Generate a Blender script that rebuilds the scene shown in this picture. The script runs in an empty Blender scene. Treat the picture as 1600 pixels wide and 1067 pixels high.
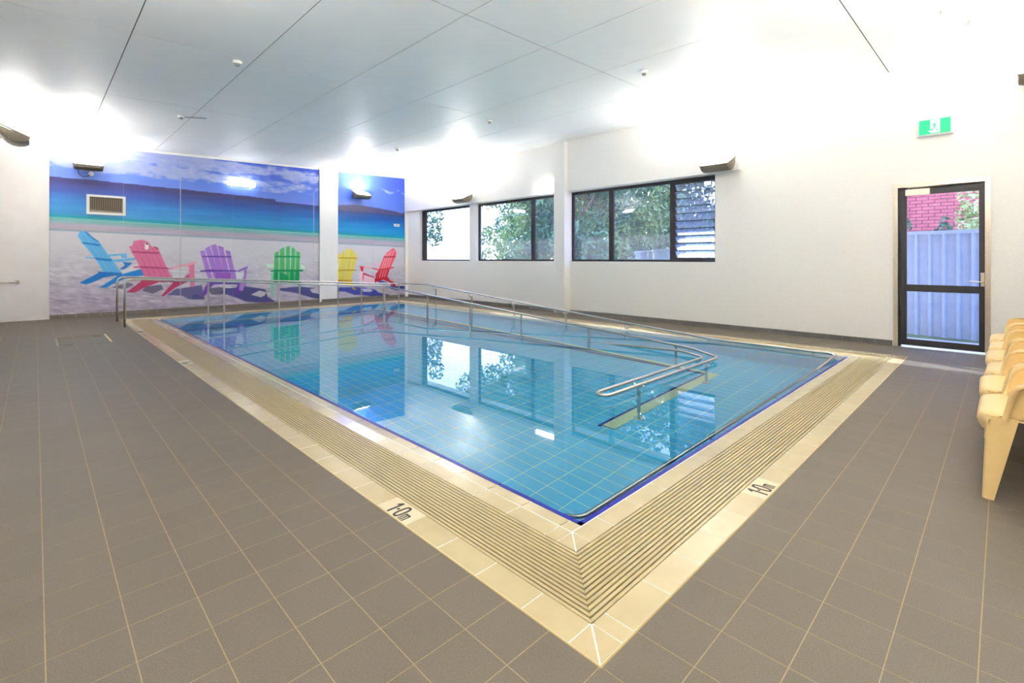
import bpy, math, random
import numpy as np
from mathutils import Vector, Matrix
random.seed(7)
SC = bpy.context.scene
COL = SC.collection

# ---------------------------------------------------------------- camera, world, lights, exposure
W = 7.43          # window wall (x)
M = 12.734        # mural wall (y)
XL = -1.8         # left wall
YN = -1.6         # wall behind the camera
def hc(x): return 3.865 + 0.025 * (x - W)      # the ceiling rises gently towards the windows

cam_data = bpy.data.cameras.new('camera')
cam = bpy.data.objects.new('camera', cam_data); COL.objects.link(cam)
cam.location = (-1.2228, -0.8552, 1.2323)
cam.rotation_euler = (math.pi / 2, 0, 0.7962 - math.pi / 2)
cam_data.sensor_width = 36.0
cam_data.lens = 36.0 * 757.3188 / 1600.0
cam_data.shift_x = (800 - 795.7437) / 1600.0
cam_data.shift_y = -(533.5 - 403.9654) / 1600.0
cam_data.clip_start = 0.02; cam_data.clip_end = 200
SC.camera = cam

SC.view_settings.view_transform = 'Standard'
SC.view_settings.look = 'None'
SC.view_settings.gamma = 1.0
SC.view_settings.use_curve_mapping = False
SC.view_settings.exposure = 1.34
cy = SC.cycles
cy.max_bounces = 12; cy.diffuse_bounces = 6; cy.glossy_bounces = 5; cy.transmission_bounces = 8; cy.transparent_max_bounces = 12
cy.sample_clamp_indirect = 6.0
cy.use_light_tree = True

world = bpy.data.worlds.new('sky'); SC.world = world; world.use_nodes = True
wn = world.node_tree; wn.nodes.clear()
wo = wn.nodes.new('ShaderNodeOutputWorld'); wb = wn.nodes.new('ShaderNodeBackground')
wr = wn.nodes.new('ShaderNodeValToRGB'); wt = wn.nodes.new('ShaderNodeTexCoord'); ws = wn.nodes.new('ShaderNodeSeparateXYZ')
wn.links.new(wt.outputs['Generated'], ws.inputs[0]); wn.links.new(ws.outputs['Z'], wr.inputs[0])
wr.color_ramp.elements[0].position = 0.0; wr.color_ramp.elements[0].color = (0.80, 0.88, 1.0, 1)
wr.color_ramp.elements[1].position = 0.8; wr.color_ramp.elements[1].color = (0.36, 0.52, 1.0, 1)
wn.links.new(wr.outputs[0], wb.inputs[0]); wb.inputs[1].default_value = 3.2
wn.links.new(wb.outputs[0], wo.inputs[0])

def srgb(r, g, b):
    f = lambda c: (c / 255 / 12.92) if c / 255 <= 0.04045 else ((c / 255 + 0.055) / 1.055) ** 2.4
    return (f(r), f(g), f(b), 1.0)

sun_d = bpy.data.lights.new('sun', 'SUN'); sun = bpy.data.objects.new('sun', sun_d); COL.objects.link(sun)
sun_d.energy = 22.0; sun_d.angle = 0.009; sun_d.color = (1.0, 0.95, 0.86)
sun.location = (20, 0, 20)
sun.rotation_euler = Vector((-0.92, -2.9, -1.0)).to_track_quat('-Z', 'Y').to_euler()

# ---------------------------------------------------------------- helpers
def new_mat(name, col, rough=0.5, metal=0.0, spec=0.5, emit=None, estr=0.0, trans=0.0, ior=1.45, coat=0.0):
    m = bpy.data.materials.new(name); m.use_nodes = True
    b = m.node_tree.nodes['Principled BSDF']
    b.inputs['Base Color'].default_value = col; b.inputs['Roughness'].default_value = rough
    b.inputs['Metallic'].default_value = metal; b.inputs['Specular IOR Level'].default_value = spec
    b.inputs['IOR'].default_value = ior; b.inputs['Transmission Weight'].default_value = trans
    b.inputs['Coat Weight'].default_value = coat; b.inputs['Coat Roughness'].default_value = 0.05
    if emit: b.inputs['Emission Color'].default_value = emit; b.inputs['Emission Strength'].default_value = estr
    return m
def noise_mat(name, c1, c2, scale=50, rough=0.5, detail=4, bump=0.0, spec=0.5, lo=0.35, hi=0.65, cell=None, coat=0.0, bdist=0.002, aniso=None):
    """two tone speckle; cell = (dx, dy, strength): a slight tone of its own for each tile laid on that grid"""
    m = new_mat(name, c1, rough, spec=spec, coat=coat); nt = m.node_tree; N = nt.nodes; L = nt.links; b = N['Principled BSDF']
    g = N.new('ShaderNodeNewGeometry'); n = N.new('ShaderNodeTexNoise'); n.inputs['Scale'].default_value = scale; n.inputs['Detail'].default_value = detail
    src = g.outputs['Position']
    if aniso:
        mp = N.new('ShaderNodeVectorMath'); mp.operation = 'MULTIPLY'; mp.inputs[1].default_value = aniso; L.new(src, mp.inputs[0]); src = mp.outputs[0]
    L.new(src, n.inputs['Vector'])
    r = N.new('ShaderNodeValToRGB'); r.color_ramp.elements[0].position = lo; r.color_ramp.elements[1].position = hi
    r.color_ramp.elements[0].color = c1; r.color_ramp.elements[1].color = c2
    L.new(n.outputs['Fac'], r.inputs[0]); out = r.outputs[0]
    if cell:
        d = N.new('ShaderNodeVectorMath'); d.operation = 'DIVIDE'; d.inputs[1].default_value = (cell[0], cell[1], 10)
        a = N.new('ShaderNodeVectorMath'); a.operation = 'ADD'; a.inputs[1].default_value = (0.5 if cell[2] < 0 else 0.02, 0.02, 0.5)
        fl = N.new('ShaderNodeVectorMath'); fl.operation = 'FLOOR'; w = N.new('ShaderNodeTexWhiteNoise')
        L.new(g.outputs['Position'], d.inputs[0]); L.new(d.outputs[0], a.inputs[0]); L.new(a.outputs[0], fl.inputs[0]); L.new(fl.outputs[0], w.inputs['Vector'])
        mr = N.new('ShaderNodeMapRange'); mr.inputs['To Min'].default_value = 1 - abs(cell[2]); mr.inputs['To Max'].default_value = 1 + abs(cell[2])
        L.new(w.outputs['Value'], mr.inputs[0])
        mx = N.new('ShaderNodeVectorMath'); mx.operation = 'SCALE'; L.new(out, mx.inputs[0]); L.new(mr.outputs[0], mx.inputs['Scale']); out = mx.outputs[0]
    L.new(out, b.inputs['Base Color'])
    if bump:
        bp = N.new('ShaderNodeBump'); bp.inputs['Strength'].default_value = bump; bp.inputs['Distance'].default_value = bdist
        L.new(n.outputs['Fac'], bp.inputs['Height']); L.new(bp.outputs[0], b.inputs['Normal'])
    return m

class MB:
    def __init__(s): s.v = []; s.f = []; s.fm = []
    def add(s, vs, fs, mi=0):
        o = len(s.v); s.v += [tuple(p) for p in vs]; s.f += [tuple(i + o for i in f) for f in fs]; s.fm += [mi] * len(fs); return s
    def box(s, a, b, mi=0, open_bottom=False):
        x0, y0, z0 = a; x1, y1, z1 = b
        vs = [(x0, y0, z0), (x1, y0, z0), (x1, y1, z0), (x0, y1, z0), (x0, y0, z1), (x1, y0, z1), (x1, y1, z1), (x0, y1, z1)]
        fs = [(0, 1, 5, 4), (1, 2, 6, 5), (2, 3, 7, 6), (3, 0, 4, 7), (4, 5, 6, 7)]
        if not open_bottom: fs.append((3, 2, 1, 0))
        return s.add(vs, fs, mi)
    def prism(s, bottom, top, mi=0):
        n = len(bottom)
        fs = [tuple(range(n - 1, -1, -1)), tuple(range(n, 2 * n))] + [(i, (i + 1) % n, n + (i + 1) % n, n + i) for i in range(n)]
        return s.add(list(bottom) + list(top), fs, mi)
    def tube(s, pts, r, n=10, mi=0, cap=True, radii=None):
        pts = [Vector(p) for p in pts]; rings = []; prev = None
        for i, p in enumerate(pts):
            d = (pts[min(i + 1, len(pts) - 1)] - pts[max(i - 1, 0)]).normalized()
            if prev is None:
                u = d.cross(Vector((0, 0, 1)));
                if u.length < 1e-4: u = Vector((1, 0, 0))
                u.normalize()
            else:
                u = prev - d * prev.dot(d); u.normalize()
            prev = u; w = d.cross(u); rr = radii[i] if radii else r
            rings.append([p + (u * math.cos(t) + w * math.sin(t)) * rr for t in [2 * math.pi * k / n for k in range(n)]])
        vs = [q for R in rings for q in R]; fs = []
        for i in range(len(rings) - 1):
            for k in range(n): fs.append((i * n + k, i * n + (k + 1) % n, (i + 1) * n + (k + 1) % n, (i + 1) * n + k))
        if cap: fs += [tuple(range(n - 1, -1, -1)), tuple((len(rings) - 1) * n + k for k in range(n))]
        return s.add(vs, fs, mi)
    def grid(s, rows, mi=0, close=False):
        """rows of points -> quads"""
        n = len(rows[0]); vs = [q for R in rows for q in R]; fs = []
        for i in range(len(rows) - 1):
            for k in range(n - (0 if close else 1)):
                fs.append((i * n + k, i * n + (k + 1) % n, (i + 1) * n + (k + 1) % n, (i + 1) * n + k))
        return s.add(vs, fs, mi)
    def mesh(s, name, mats, smooth=False):
        me = bpy.data.meshes.new(name); me.from_pydata(s.v, [], s.f)
        for m in (mats if isinstance(mats, (list, tuple)) else [mats]): me.materials.append(m)
        if any(s.fm): me.polygons.foreach_set('material_index', s.fm)
        if smooth: me.polygons.foreach_set('use_smooth', [True] * len(me.polygons))
        me.update(); return me
    def build(s, name, mats, parent=None, smooth=False, angle=None):
        o = bpy.data.objects.new(name, s.mesh(name, mats, smooth or angle is not None)); COL.objects.link(o)
        if angle is not None: o.data.set_sharp_from_angle(angle=math.radians(angle))
        if parent: put_under(o, parent)
        return o
def put_under(o, parent):
    o.parent = parent; o.matrix_parent_inverse = Matrix.Identity(4) if parent.get('_local') else parent.matrix_basis.inverted()
def thing(name, label, cat, loc=(0, 0, 0), group=None, local=False, rz=0):
    o = bpy.data.objects.new(name, None); COL.objects.link(o); o.location = loc; o.rotation_euler = (0, 0, rz); o.empty_display_size = 0.1
    o['label'] = label; o['category'] = cat
    if group: o['group'] = group
    bpy.context.view_layer.update() if False else None
    o.matrix_basis = Matrix.Translation(loc) @ Matrix.Rotation(rz, 4, 'Z')
    if local: o['_local'] = 1
    return o
def struct(o, label=None, cat=None):
    o['kind'] = 'structure'
    if label: o['label'] = label
    if cat: o['category'] = cat
    return o
def holder(name, label=None, cat=None):
    o = bpy.data.objects.new(name, None); COL.objects.link(o); o.empty_display_size = 0.1
    return struct(o, label, cat)
def tag(o, label, cat, group=None, kind=None):
    o['label'] = label; o['category'] = cat
    if group: o['group'] = group
    if kind: o['kind'] = kind
    return o
def inst(name, me, parent, loc=(0, 0, 0), rz=0.0):
    o = bpy.data.objects.new(name, me); COL.objects.link(o); o.location = loc; o.rotation_euler = (0, 0, rz)
    if parent: put_under(o, parent)
    return o
def copy_tree(o, parent=None):
    c = o.copy(); COL.objects.link(c)
    if parent: c.parent = parent
    for ch in list(o.children): copy_tree(ch, c)
    return c
def fillet(pts, r, n=5):
    """round the inner corners of a polyline"""
    pts = [Vector(p) for p in pts]; out = [pts[0]]
    for i in range(1, len(pts) - 1):
        a, b, c = pts[i - 1], pts[i], pts[i + 1]; rr = min(r, (a - b).length * 0.45, (c - b).length * 0.45)
        p, q = b + (a - b).normalized() * rr, b + (c - b).normalized() * rr
        for k in range(n + 1):
            t = k / n; out.append(p * (1 - t) ** 2 + b * 2 * t * (1 - t) + q * t ** 2)
    out.append(pts[-1]); return out

# ---------------------------------------------------------------- materials
white_wall = noise_mat('white_paint', srgb(243, 240, 234), srgb(246, 243, 238), 30, 0.38, bump=0.02)
tile_wall = noise_mat('white_glazed_wall_tile', srgb(236, 231, 226), srgb(240, 236, 232), 3, 0.12)
ceil_m = noise_mat('satin_white_ceiling_sheet', srgb(246, 246, 243), srgb(248, 248, 245), 3, 0.5, spec=0.2)
ceil_gap = new_mat('dark_ceiling_joint', srgb(70, 66, 55), 0.8)
floor_m = noise_mat('grey_speckled_floor_tile', srgb(77, 71, 61), srgb(102, 93, 81), 260, 0.55, detail=3, bump=0.12, spec=0.35, cell=(0.2, 0.2, 0.035), lo=0.3, hi=0.7, bdist=0.001)
grout_m = noise_mat('tan_grout', srgb(146, 130, 98), srgb(134, 118, 88), 40, 0.8)
cop_m = noise_mat('cream_coping_tile', srgb(184, 169, 132), srgb(179, 164, 127), 6, 0.22, cell=(0.25, 0.25, 0.02))
cop_wet = noise_mat('cream_wet_edge_tile', srgb(187, 172, 136), srgb(181, 166, 128), 8, 0.17, cell=(0.25, 0.25, 0.02), coat=0.35)
grate_m = new_mat('cream_grate', srgb(173, 157, 117), 0.35)
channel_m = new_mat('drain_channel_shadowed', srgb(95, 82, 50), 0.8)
wgrout = new_mat('white_grout', srgb(244, 238, 226), 0.6)
black_m = new_mat('black_print', srgb(28, 26, 26), 0.5)
pool_m = noise_mat('pale_blue_pool_tile', srgb(62, 180, 222), srgb(72, 186, 226), 4, 0.25, cell=(0.25, 0.15, 0.03))
pgrout = new_mat('yellow_green_pool_grout', srgb(188, 230, 200), 0.7)
navy = noise_mat('dark_blue_tile', srgb(14, 24, 118), srgb(20, 32, 130), 20, 0.35, spec=0.25)
kerb_m = new_mat('yellow_underwater_nosing', srgb(204, 214, 172), 0.5)
steel = noise_mat('brushed_stainless_steel', srgb(208, 205, 196), srgb(190, 186, 178), 80, 0.26)
steel.node_tree.nodes['Principled BSDF'].inputs['Metallic'].default_value = 1.0
steel2 = noise_mat('brushed_steel_door_frame', srgb(206, 196, 180), srgb(190, 180, 164), 60, 0.3)
steel2.node_tree.nodes['Principled BSDF'].inputs['Metallic'].default_value = 0.85
black_al = new_mat('black_powder_coated_aluminium', srgb(34, 32, 36), 0.4)
skirt_m = noise_mat('dark_grey_skirting_tile', srgb(106, 98, 86), srgb(124, 116, 104), 160, 0.4, cell=(0.2, 0.2, 0.03))
white_pl = new_mat('white_plastic', srgb(235, 234, 228), 0.4)
grey_pl = new_mat('grey_plastic', srgb(150, 148, 140), 0.5)
lamp_m = noise_mat('bronze_grey_cast_lamp_body', srgb(92, 84, 70), srgb(104, 96, 82), 40, 0.42)
lamp_e = new_mat('lit_lamp_lens', srgb(255, 252, 240), 0.4, emit=(1, 0.97, 0.9, 1), estr=10)
batten_e = new_mat('lit_batten_diffuser', srgb(255, 252, 244), 0.4, emit=(1, 0.98, 0.94, 1), estr=8.0)
chair_m = noise_mat('beige_moulded_plastic', srgb(226, 194, 132), srgb(230, 199, 138), 15, 0.33, bump=0.02)
# thin glass: a clear pane that mirrors by Fresnel
glass = bpy.data.materials.new('clear_thin_glass'); glass.use_nodes = True
gn = glass.node_tree; gn.nodes.clear()
go = gn.nodes.new('ShaderNodeOutputMaterial'); gm = gn.nodes.new('ShaderNodeMixShader'); gt = gn.nodes.new('ShaderNodeBsdfTransparent')
gg = gn.nodes.new('ShaderNodeBsdfGlossy'); gf = gn.nodes.new('ShaderNodeFresnel')
gt.inputs[0].default_value = (0.80, 0.86, 1.0, 1); gg.inputs['Roughness'].default_value = 0.03; gf.inputs[0].default_value = 1.55
gd = gn.nodes.new('ShaderNodeBsdfTranslucent'); gd.inputs[0].default_value = (0.80, 0.82, 1.0, 1); gx = gn.nodes.new('ShaderNodeMixShader'); gx.inputs[0].default_value = 0.022
gn.links.new(gt.outputs[0], gx.inputs[1]); gn.links.new(gd.outputs[0], gx.inputs[2])
gn.links.new(gf.outputs[0], gm.inputs[0]); gn.links.new(gx.outputs[0], gm.inputs[1]); gn.links.new(gg.outputs[0], gm.inputs[2]); gn.links.new(gm.outputs[0], go.inputs[0])
gge = gn.nodes.new('ShaderNodeNewGeometry'); gmr = gn.nodes.new('ShaderNodeMapRange')      # same reflectance on both faces of the pane
gmr.inputs['To Min'].default_value = 1.5; gmr.inputs['To Max'].default_value = 1 / 1.5
gn.links.new(gge.outputs['Backfacing'], gmr.inputs[0]); gn.links.new(gmr.outputs[0], gf.inputs[0])
louvre_g = glass.copy(); louvre_g.name = 'reflection_whitened_louvre_glass'
lg = louvre_g.node_tree
for n_ in lg.nodes:
    if n_.type == 'BSDF_TRANSPARENT': n_.inputs[0].default_value = (0.70, 0.80, 1.0, 1)
    if n_.type == 'MIX_SHADER' and n_.inputs[0].is_linked is False: n_.inputs[0].default_value = 0.15  # milky white mixed in for the pale reflection on the blades
# water
water_m = bpy.data.materials.new('clear_pool_water'); water_m.use_nodes = True
b_ = water_m.node_tree.nodes['Principled BSDF']
b_.inputs['Base Color'].default_value = (0.82, 0.97, 1.0, 1); b_.inputs['Roughness'].default_value = 0.0
b_.inputs['Transmission Weight'].default_value = 1.0; b_.inputs['IOR'].default_value = 1.333
nw = water_m.node_tree.nodes.new('ShaderNodeTexNoise'); nw.inputs['Scale'].default_value = 1.6; nw.inputs['Detail'].default_value = 2
bw = water_m.node_tree.nodes.new('ShaderNodeBump'); bw.inputs['Strength'].default_value = 0.02; bw.inputs['Distance'].default_value = 0.004
gw = water_m.node_tree.nodes.new('ShaderNodeNewGeometry')
water_m.node_tree.links.new(gw.outputs['Position'], nw.inputs['Vector']); water_m.node_tree.links.new(nw.outputs['Fac'], bw.inputs['Height']); water_m.node_tree.links.new(bw.outputs[0], b_.inputs['Normal'])

# ---------------------------------------------------------------- pool plan (metres)
PX1, PY1 = 6.61, 11.74           # outer far corners of the cream surround (outer near corner at the origin)
IX0, IY0, IX1, IY1 = 0.612, 0.512, 6.10, 11.13   # water's edge
ZW = -0.014                      # water level
ZF = -1.02                       # pool floor

# ================================================================ FLOOR
floor = holder('floor')
g = 0.0016
fb = MB()
for a, b in [((XL, YN), (W, 0)), ((XL, 0), (0, PY1)), ((PX1, 0), (W, PY1)), ((XL, PY1), (W, M))]:
    fb.box((a[0], a[1], -0.25), (b[0], b[1], -0.0005))
fb.build('grout_bed', grout_m, floor)
HX0, HX1, HY0, HY1 = -1.0, -0.4, 8.4, 9.4         # the access hatch, let into the floor
def tile_rects():
    out = []
    nx0, nx1 = math.floor(XL / 0.2), math.ceil(W / 0.2); ny0, ny1 = math.floor(YN / 0.2), math.ceil(M / 0.2)
    for i in range(nx0, nx1):
        for j in range(ny0, ny1):
            x0, x1, y0, y1 = i * 0.2, i * 0.2 + 0.2, j * 0.2, j * 0.2 + 0.2
            x0 = max(x0, XL); y0 = max(y0, YN); x1 = min(x1, W); y1 = min(y1, M)
            # clip against the pool surround
            if x1 > 0.001 and x0 < PX1 - 0.001 and y1 > 0.001 and y0 < PY1 - 0.001:
                if x0 < PX1 < x1: x0 = PX1
                elif y0 < PY1 < y1: y0 = PY1
                else: continue
            if x1 - x0 < 0.012 or y1 - y0 < 0.012: continue
            out.append((x0, y0, x1, y1))
    return out
camx, camy = -1.2228, -0.8552; cfx, cfy = math.cos(0.7962), math.sin(0.7962)
def seen(x, y):
    dx, dy = x - camx, y - camy; d = dx * cfx + dy * cfy; l = dx * cfy - dy * cfx
    return d > 1.2 and abs(l / d) < 1.12, d
rects = tile_rects()
full = MB().box((g, g, -0.008), (0.2 - g, 0.2 - g, 0), open_bottom=True).mesh('tile', floor_m)
rects.sort(key=lambda r: (not seen(r[0] + .1, r[1] + .1)[0], seen(r[0] + .1, r[1] + .1)[1]))
rest = MB()
for k, (x0, y0, x1, y1) in enumerate(rects):
    if k < 298:
        if abs(x1 - x0 - 0.2) < 1e-6 and abs(y1 - y0 - 0.2) < 1e-6: inst('tile', full, floor, (x0, y0, 0))
        else: MB().box((x0 + g, y0 + g, -0.008), (x1 - g, y1 - g, 0), open_bottom=True).build('tile', floor_m, floor)
    else: rest.box((x0 + g, y0 + g, -0.008), (x1 - g, y1 - g, 0), open_bottom=True)
o = rest.build('tile_field', floor_m, floor); o['kind'] = 'stuff'

hatch = thing('access_hatch', 'tiled access hatch with thin brass and steel rim let into the grey floor', 'hatch', (HX0, HY0, 0))
for a, b, m_ in [((HX0, HY0), (HX0 + .022, HY1), steel), ((HX1 - .022, HY0), (HX1, HY1), new_mat('brass_edge', srgb(206, 184, 120), 0.4)), ((HX0 + .022, HY0), (HX1 - .022, HY0 + .012), steel), ((HX0 + .022, HY1 - .012), (HX1 - .022, HY1), grout_m)]:
    MB().box((a[0], a[1], 0.0), (b[0], b[1], 0.004)).build('rim_bar', m_, hatch)
for lx, ly in [(HX0 + .07, HY0 + .1), (HX1 - .16, HY1 - .2)]:
    MB().box((lx, ly, 0), (lx + 0.10, ly + 0.03, 0.003)).build('lift_slot', new_mat('dark_slot', srgb(70, 62, 55), 0.6), hatch)

# ================================================================ WALLS
TH = 0.2
wf = MB().box((XL - TH, M, -1.2), (W + TH, M + TH, 4.2)).build('wall_far', white_wall); struct(wf)
# tiled return left of the mural
wr_ = MB().box((XL, M - 0.035, 0), (-1.018, M, hc(-1.5) + .03)).build('tiled_return', tile_wall, wf)
# plinth strip above the mural + column between the two mural parts
MB().box((4.535, M - 0.05, 0.0), (5.066, M, hc(4.6) + .05)).build('column', white_wall, wf)
MB().box((7.332, M - 0.04, 0.0), (W, M, hc(7.3) + .05)).build('corner_post', white_wall, wf)
wl = MB().box((XL - TH, YN - TH, -1.2), (XL, M, 4.2)).build('wall_left', tile_wall); struct(wl)
wnr = MB().box((XL, YN - TH, -1.2), (W + TH, YN, 4.2)).build('wall_near', white_wall); struct(wnr)
# window wall, with its openings
w1a, w1b, w2a, w2b, w3a, w3b = 9.569, 12.016, 6.10, 9.295, 2.748, 6.04
da, db = -0.733, 0.241
ZS, ZT, ZD = 1.170, 2.735, 2.27
HT = 4.2
ww = MB()
x0, x1 = W, W + TH
ww.box((x0, YN, -1.2), (x1, da, HT))
ww.box((x0, da, ZD), (x1, db, HT)); ww.box((x0, da, -1.2), (x1, db, -0.002))
ww.box((x0, db, -1.2), (x1, w3a, HT))
ww.box((x0, w3a, -1.2), (x1, w1b, ZS)); ww.box((x0, w3a, ZT), (x1, w1b, HT))
ww.box((x0, w3b, ZS), (x1, w2a, ZT)); ww.box((x0, w2b, ZS), (x1, w1a, ZT)); ww.box((x0, w1b, -1.2), (x1, M, HT))
wwo = ww.build('wall_right', white_wall); struct(wwo)
MB().box((W - 0.09, 2.31, 2.745), (W, M - 0.04, hc(W) + .05)).build('bulkhead', white_wall, wwo)
MB().box((W - 0.20, 6.027, 0), (W, 6.33, hc(W) + .05)).build('column', white_wall, wwo)
# shadow-line cornice strip where wall meets ceiling
tr = MB(); tr.box((W - 0.012, YN, hc(W) - 0.045), (W, 2.31, hc(W) - 0.0)); tr.box((W - 0.102, 2.31, hc(W) - .045), (W - .09, 6.0, hc(W) - .003)); tr.build('trim_1', white_wall); struct(bpy.data.objects['trim_1'])

# ================================================================ CEILING
ceil = holder('ceiling')
cb = MB()
cb.prism([(XL - .1, YN - .1, hc(XL - .1) + .006), (W + .1, YN - .1, hc(W + .1) + .006), (W + .1, M + .1, hc(W + .1) + .006), (XL - .1, M + .1, hc(XL - .1) + .006)],
         [(XL - .1, YN - .1, 4.15), (W + .1, YN - .1, 4.15), (W + .1, M + .1, 4.15), (XL - .1, M + .1, 4.15)])
cb.build('joint_backing', ceil_gap, ceil)
xs = [XL] + [-0.476 + 1.2046 * i for i in range(-1, 8) if XL + .02 < -0.476 + 1.2046 * i < W - .02] + [W]
ys = [YN] + [3.000 + 2.711 * j for j in range(-2, 5) if YN + .02 < 3.0 + 2.711 * j < M - .02] + [M]
for i in range(len(xs) - 1):
    for j in range(len(ys) - 1):
        gx = 0.005
        a0, a1, b0, b1 = xs[i] + gx, xs[i + 1] - gx, ys[j] + .006, ys[j + 1] - .006
        q = [(a0, b0), (a1, b0), (a1, b1), (a0, b1)]
        MB().prism([(x, y, hc(x)) for x, y in q], [(x, y, hc(x) + .005) for x, y in q]).build('panel', ceil_m, ceil)

# ================================================================ SKIRTING
sk = holder('baseboard_far')
stile = MB().box((0.0015, -0.012, 0.001), (0.1985, 0, 0.078)).mesh('tile', skirt_m)
x = -1.015
while x < 7.3:
    w_ = min(0.2, W - x)
    if w_ > 0.19: inst('tile', stile, sk, (x, M if not (4.4 < x < 5.0) else M - .05, 0))
    x += 0.2
sk2 = holder('baseboard_right')
y = db + 0.008
while y < M - 0.15:
    if not (5.95 < y + .1 < 6.40): inst('tile', stile, sk2, (W, y, 0), math.pi / 2)
    y += 0.2
inst('tile', stile, sk2, (W - .2, 6.06, 0), math.pi / 2)
for yy in (-1.0, -1.2, -1.4): inst('tile', stile, sk2, (W, yy + .04, 0), math.pi / 2)

# ================================================================ MURAL
rng = np.random.RandomState(3)
def vnoise(X, Z, sx, sz, seed=0):
    r = np.random.RandomState(seed); T = r.rand(64, 64)
    u, v = X * sx, Z * sz; iu, iv = np.floor(u).astype(int), np.floor(v).astype(int); fu, fv = u - iu, v - iv
    fu = fu * fu * (3 - 2 * fu); fv = fv * fv * (3 - 2 * fv)
    t = lambda a, b: T[a % 64, b % 64]
    return (t(iu, iv) * (1 - fu) + t(iu + 1, iv) * fu) * (1 - fv) + (t(iu, iv + 1) * (1 - fu) + t(iu + 1, iv + 1) * fu) * fv
def fbm(X, Z, sx, sz, seed, n=4):
    o_ = 0; a = 0.5
    for k in range(n): o_ = o_ + a * vnoise(X, Z, sx * 2 ** k, sz * 2 ** k, seed + k); a *= 0.5
    return o_ / (1 - 0.5 ** n)
def mural_colour(X, Z):
    """colour of the printed beach picture at wall position (X, Z), sRGB 0..255"""
    T = -0.025 * (X + 1.0)          # the picture's own slight tilt
    z = Z - T
    stops = [(0.0, (176, 166, 184)), (0.5, (190, 182, 198)), (1.0, (204, 200, 208)), (1.5, (209, 206, 211)), (1.80, (209, 206, 211)),
             (1.812, (150, 165, 178)), (1.835, (140, 160, 176)), (1.85, (178, 168, 180)), (1.95, (176, 166, 184)), (1.99, (132, 170, 172)), (2.06, (110, 172, 168)),
             (2.075, (150, 205, 190)), (2.085, (14, 148, 158)), (2.13, (12, 134, 156)), (2.17, (52, 134, 188)), (2.40, (46, 118, 184)), (2.58, (46, 90, 164)), (2.70, (58, 70, 140)), (2.82, (50, 54, 114)),
             (2.856, (46, 44, 100)), (2.868, (112, 136, 214)), (3.10, (96, 128, 212)), (3.75, (76, 102, 202))]
    zz = [s_[0] for s_ in stops]
    C = np.stack([np.interp(z, zz, [s_[1][k] for s_ in stops]) for k in range(3)], -1).astype(float)
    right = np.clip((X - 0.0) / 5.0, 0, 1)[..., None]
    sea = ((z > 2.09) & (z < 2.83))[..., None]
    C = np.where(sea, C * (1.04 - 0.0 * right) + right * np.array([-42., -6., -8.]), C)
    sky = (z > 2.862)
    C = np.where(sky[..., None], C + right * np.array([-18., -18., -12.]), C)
    # sea streaks
    st = fbm(X, Z, 1.2, 16, 11, 3) - .5
    C = np.where(((z > 1.85) & (z < 2.83))[..., None], C + st[..., None] * 26, C)
    # far shore: a low headland on the left up to x = 3.35, another on the right-hand part
    top = 2.868 + 0.03 * np.clip((X + 1.2) / 0.9, 0, 1) + 0.012 * vnoise(X, X * 0, 3, 1, 5)
    hill = (z > 2.82) & (z < top + 0.02) & (X < 3.36)
    top2 = 2.90 + 0.11 * np.interp(X, [4.9, 5.6, 6.3, 7.0, 7.2, 7.4], [0.25, 1, .8, .3, -0.1, .5])
    hill2 = (z > 2.80) & (z < top2) & (X > 4.9)
    C = np.where(hill[..., None], np.array([50., 48., 104.]), C); C = np.where(hill2[..., None], np.array([58., 58., 100.]), C)
    # clouds
    n1 = .45 * fbm(X, Z, 1.5, 5.0, 21, 5) + .55 * fbm(X, Z, 5.5, 15.0, 71, 4); band = np.interp(z, [3.02, 3.16, 3.34, 3.42, 3.5, 3.62, 3.7, 3.8], [0, .5, .75, .55, .7, .9, .7, .3])
    fade = np.interp(X, [-1, 2.2, 3.2, 4.5, 5.0, 6.3, 7.3], [1.0, 0.95, .72, .55, 0.0, 0.0, .2])
    am = np.clip((n1 * 1.15 - (1 - band * fade)) * 4.2 + .50, 0, 1) * (.6 + .4 * fbm(X, Z, 9, 22, 81, 3)) * sky * np.clip((z - 3.0) / .1, 0, 1)
    C = C * (1 - .85 * am[..., None]) + np.array([192., 194., 216.]) * .85 * am[..., None]
    wisp = np.clip(1 - ((X - 6.75) / .3) ** 2 - ((z - 3.55 - .05 * np.sin(9 * X)) / .05) ** 2, 0, 1) * np.clip(fbm(X, Z, 6, 18, 31, 3) * 2 - .5, 0, 1)
    C = C * (1 - wisp[..., None]) + np.array([190., 198., 226.]) * wisp[..., None]
    # footprints and ripples in the sand
    sand = np.clip((1.6 - z) / .9, 0, 1)
    rp = .5 * fbm(X + .5 * fbm(X, Z, 2, 2, 51, 2), Z, 3.2, 11, 41, 4) + .6 * fbm(X, Z + .2 * X, 9, 26, 44, 3) - .55
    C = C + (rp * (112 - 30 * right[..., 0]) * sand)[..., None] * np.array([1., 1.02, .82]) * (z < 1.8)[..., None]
    return np.clip(C, 0, 255)
def inside(P, X, Z):
    r = np.zeros(X.shape, bool); n = len(P)
    for i in range(n):
        (a, b), (c, d) = P[i], P[(i + 1) % n]
        if b == d: continue
        r ^= ((b > Z) != (d > Z)) & (X < (c - a) * (Z - b) / (d - b) + a)
    return r
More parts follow.
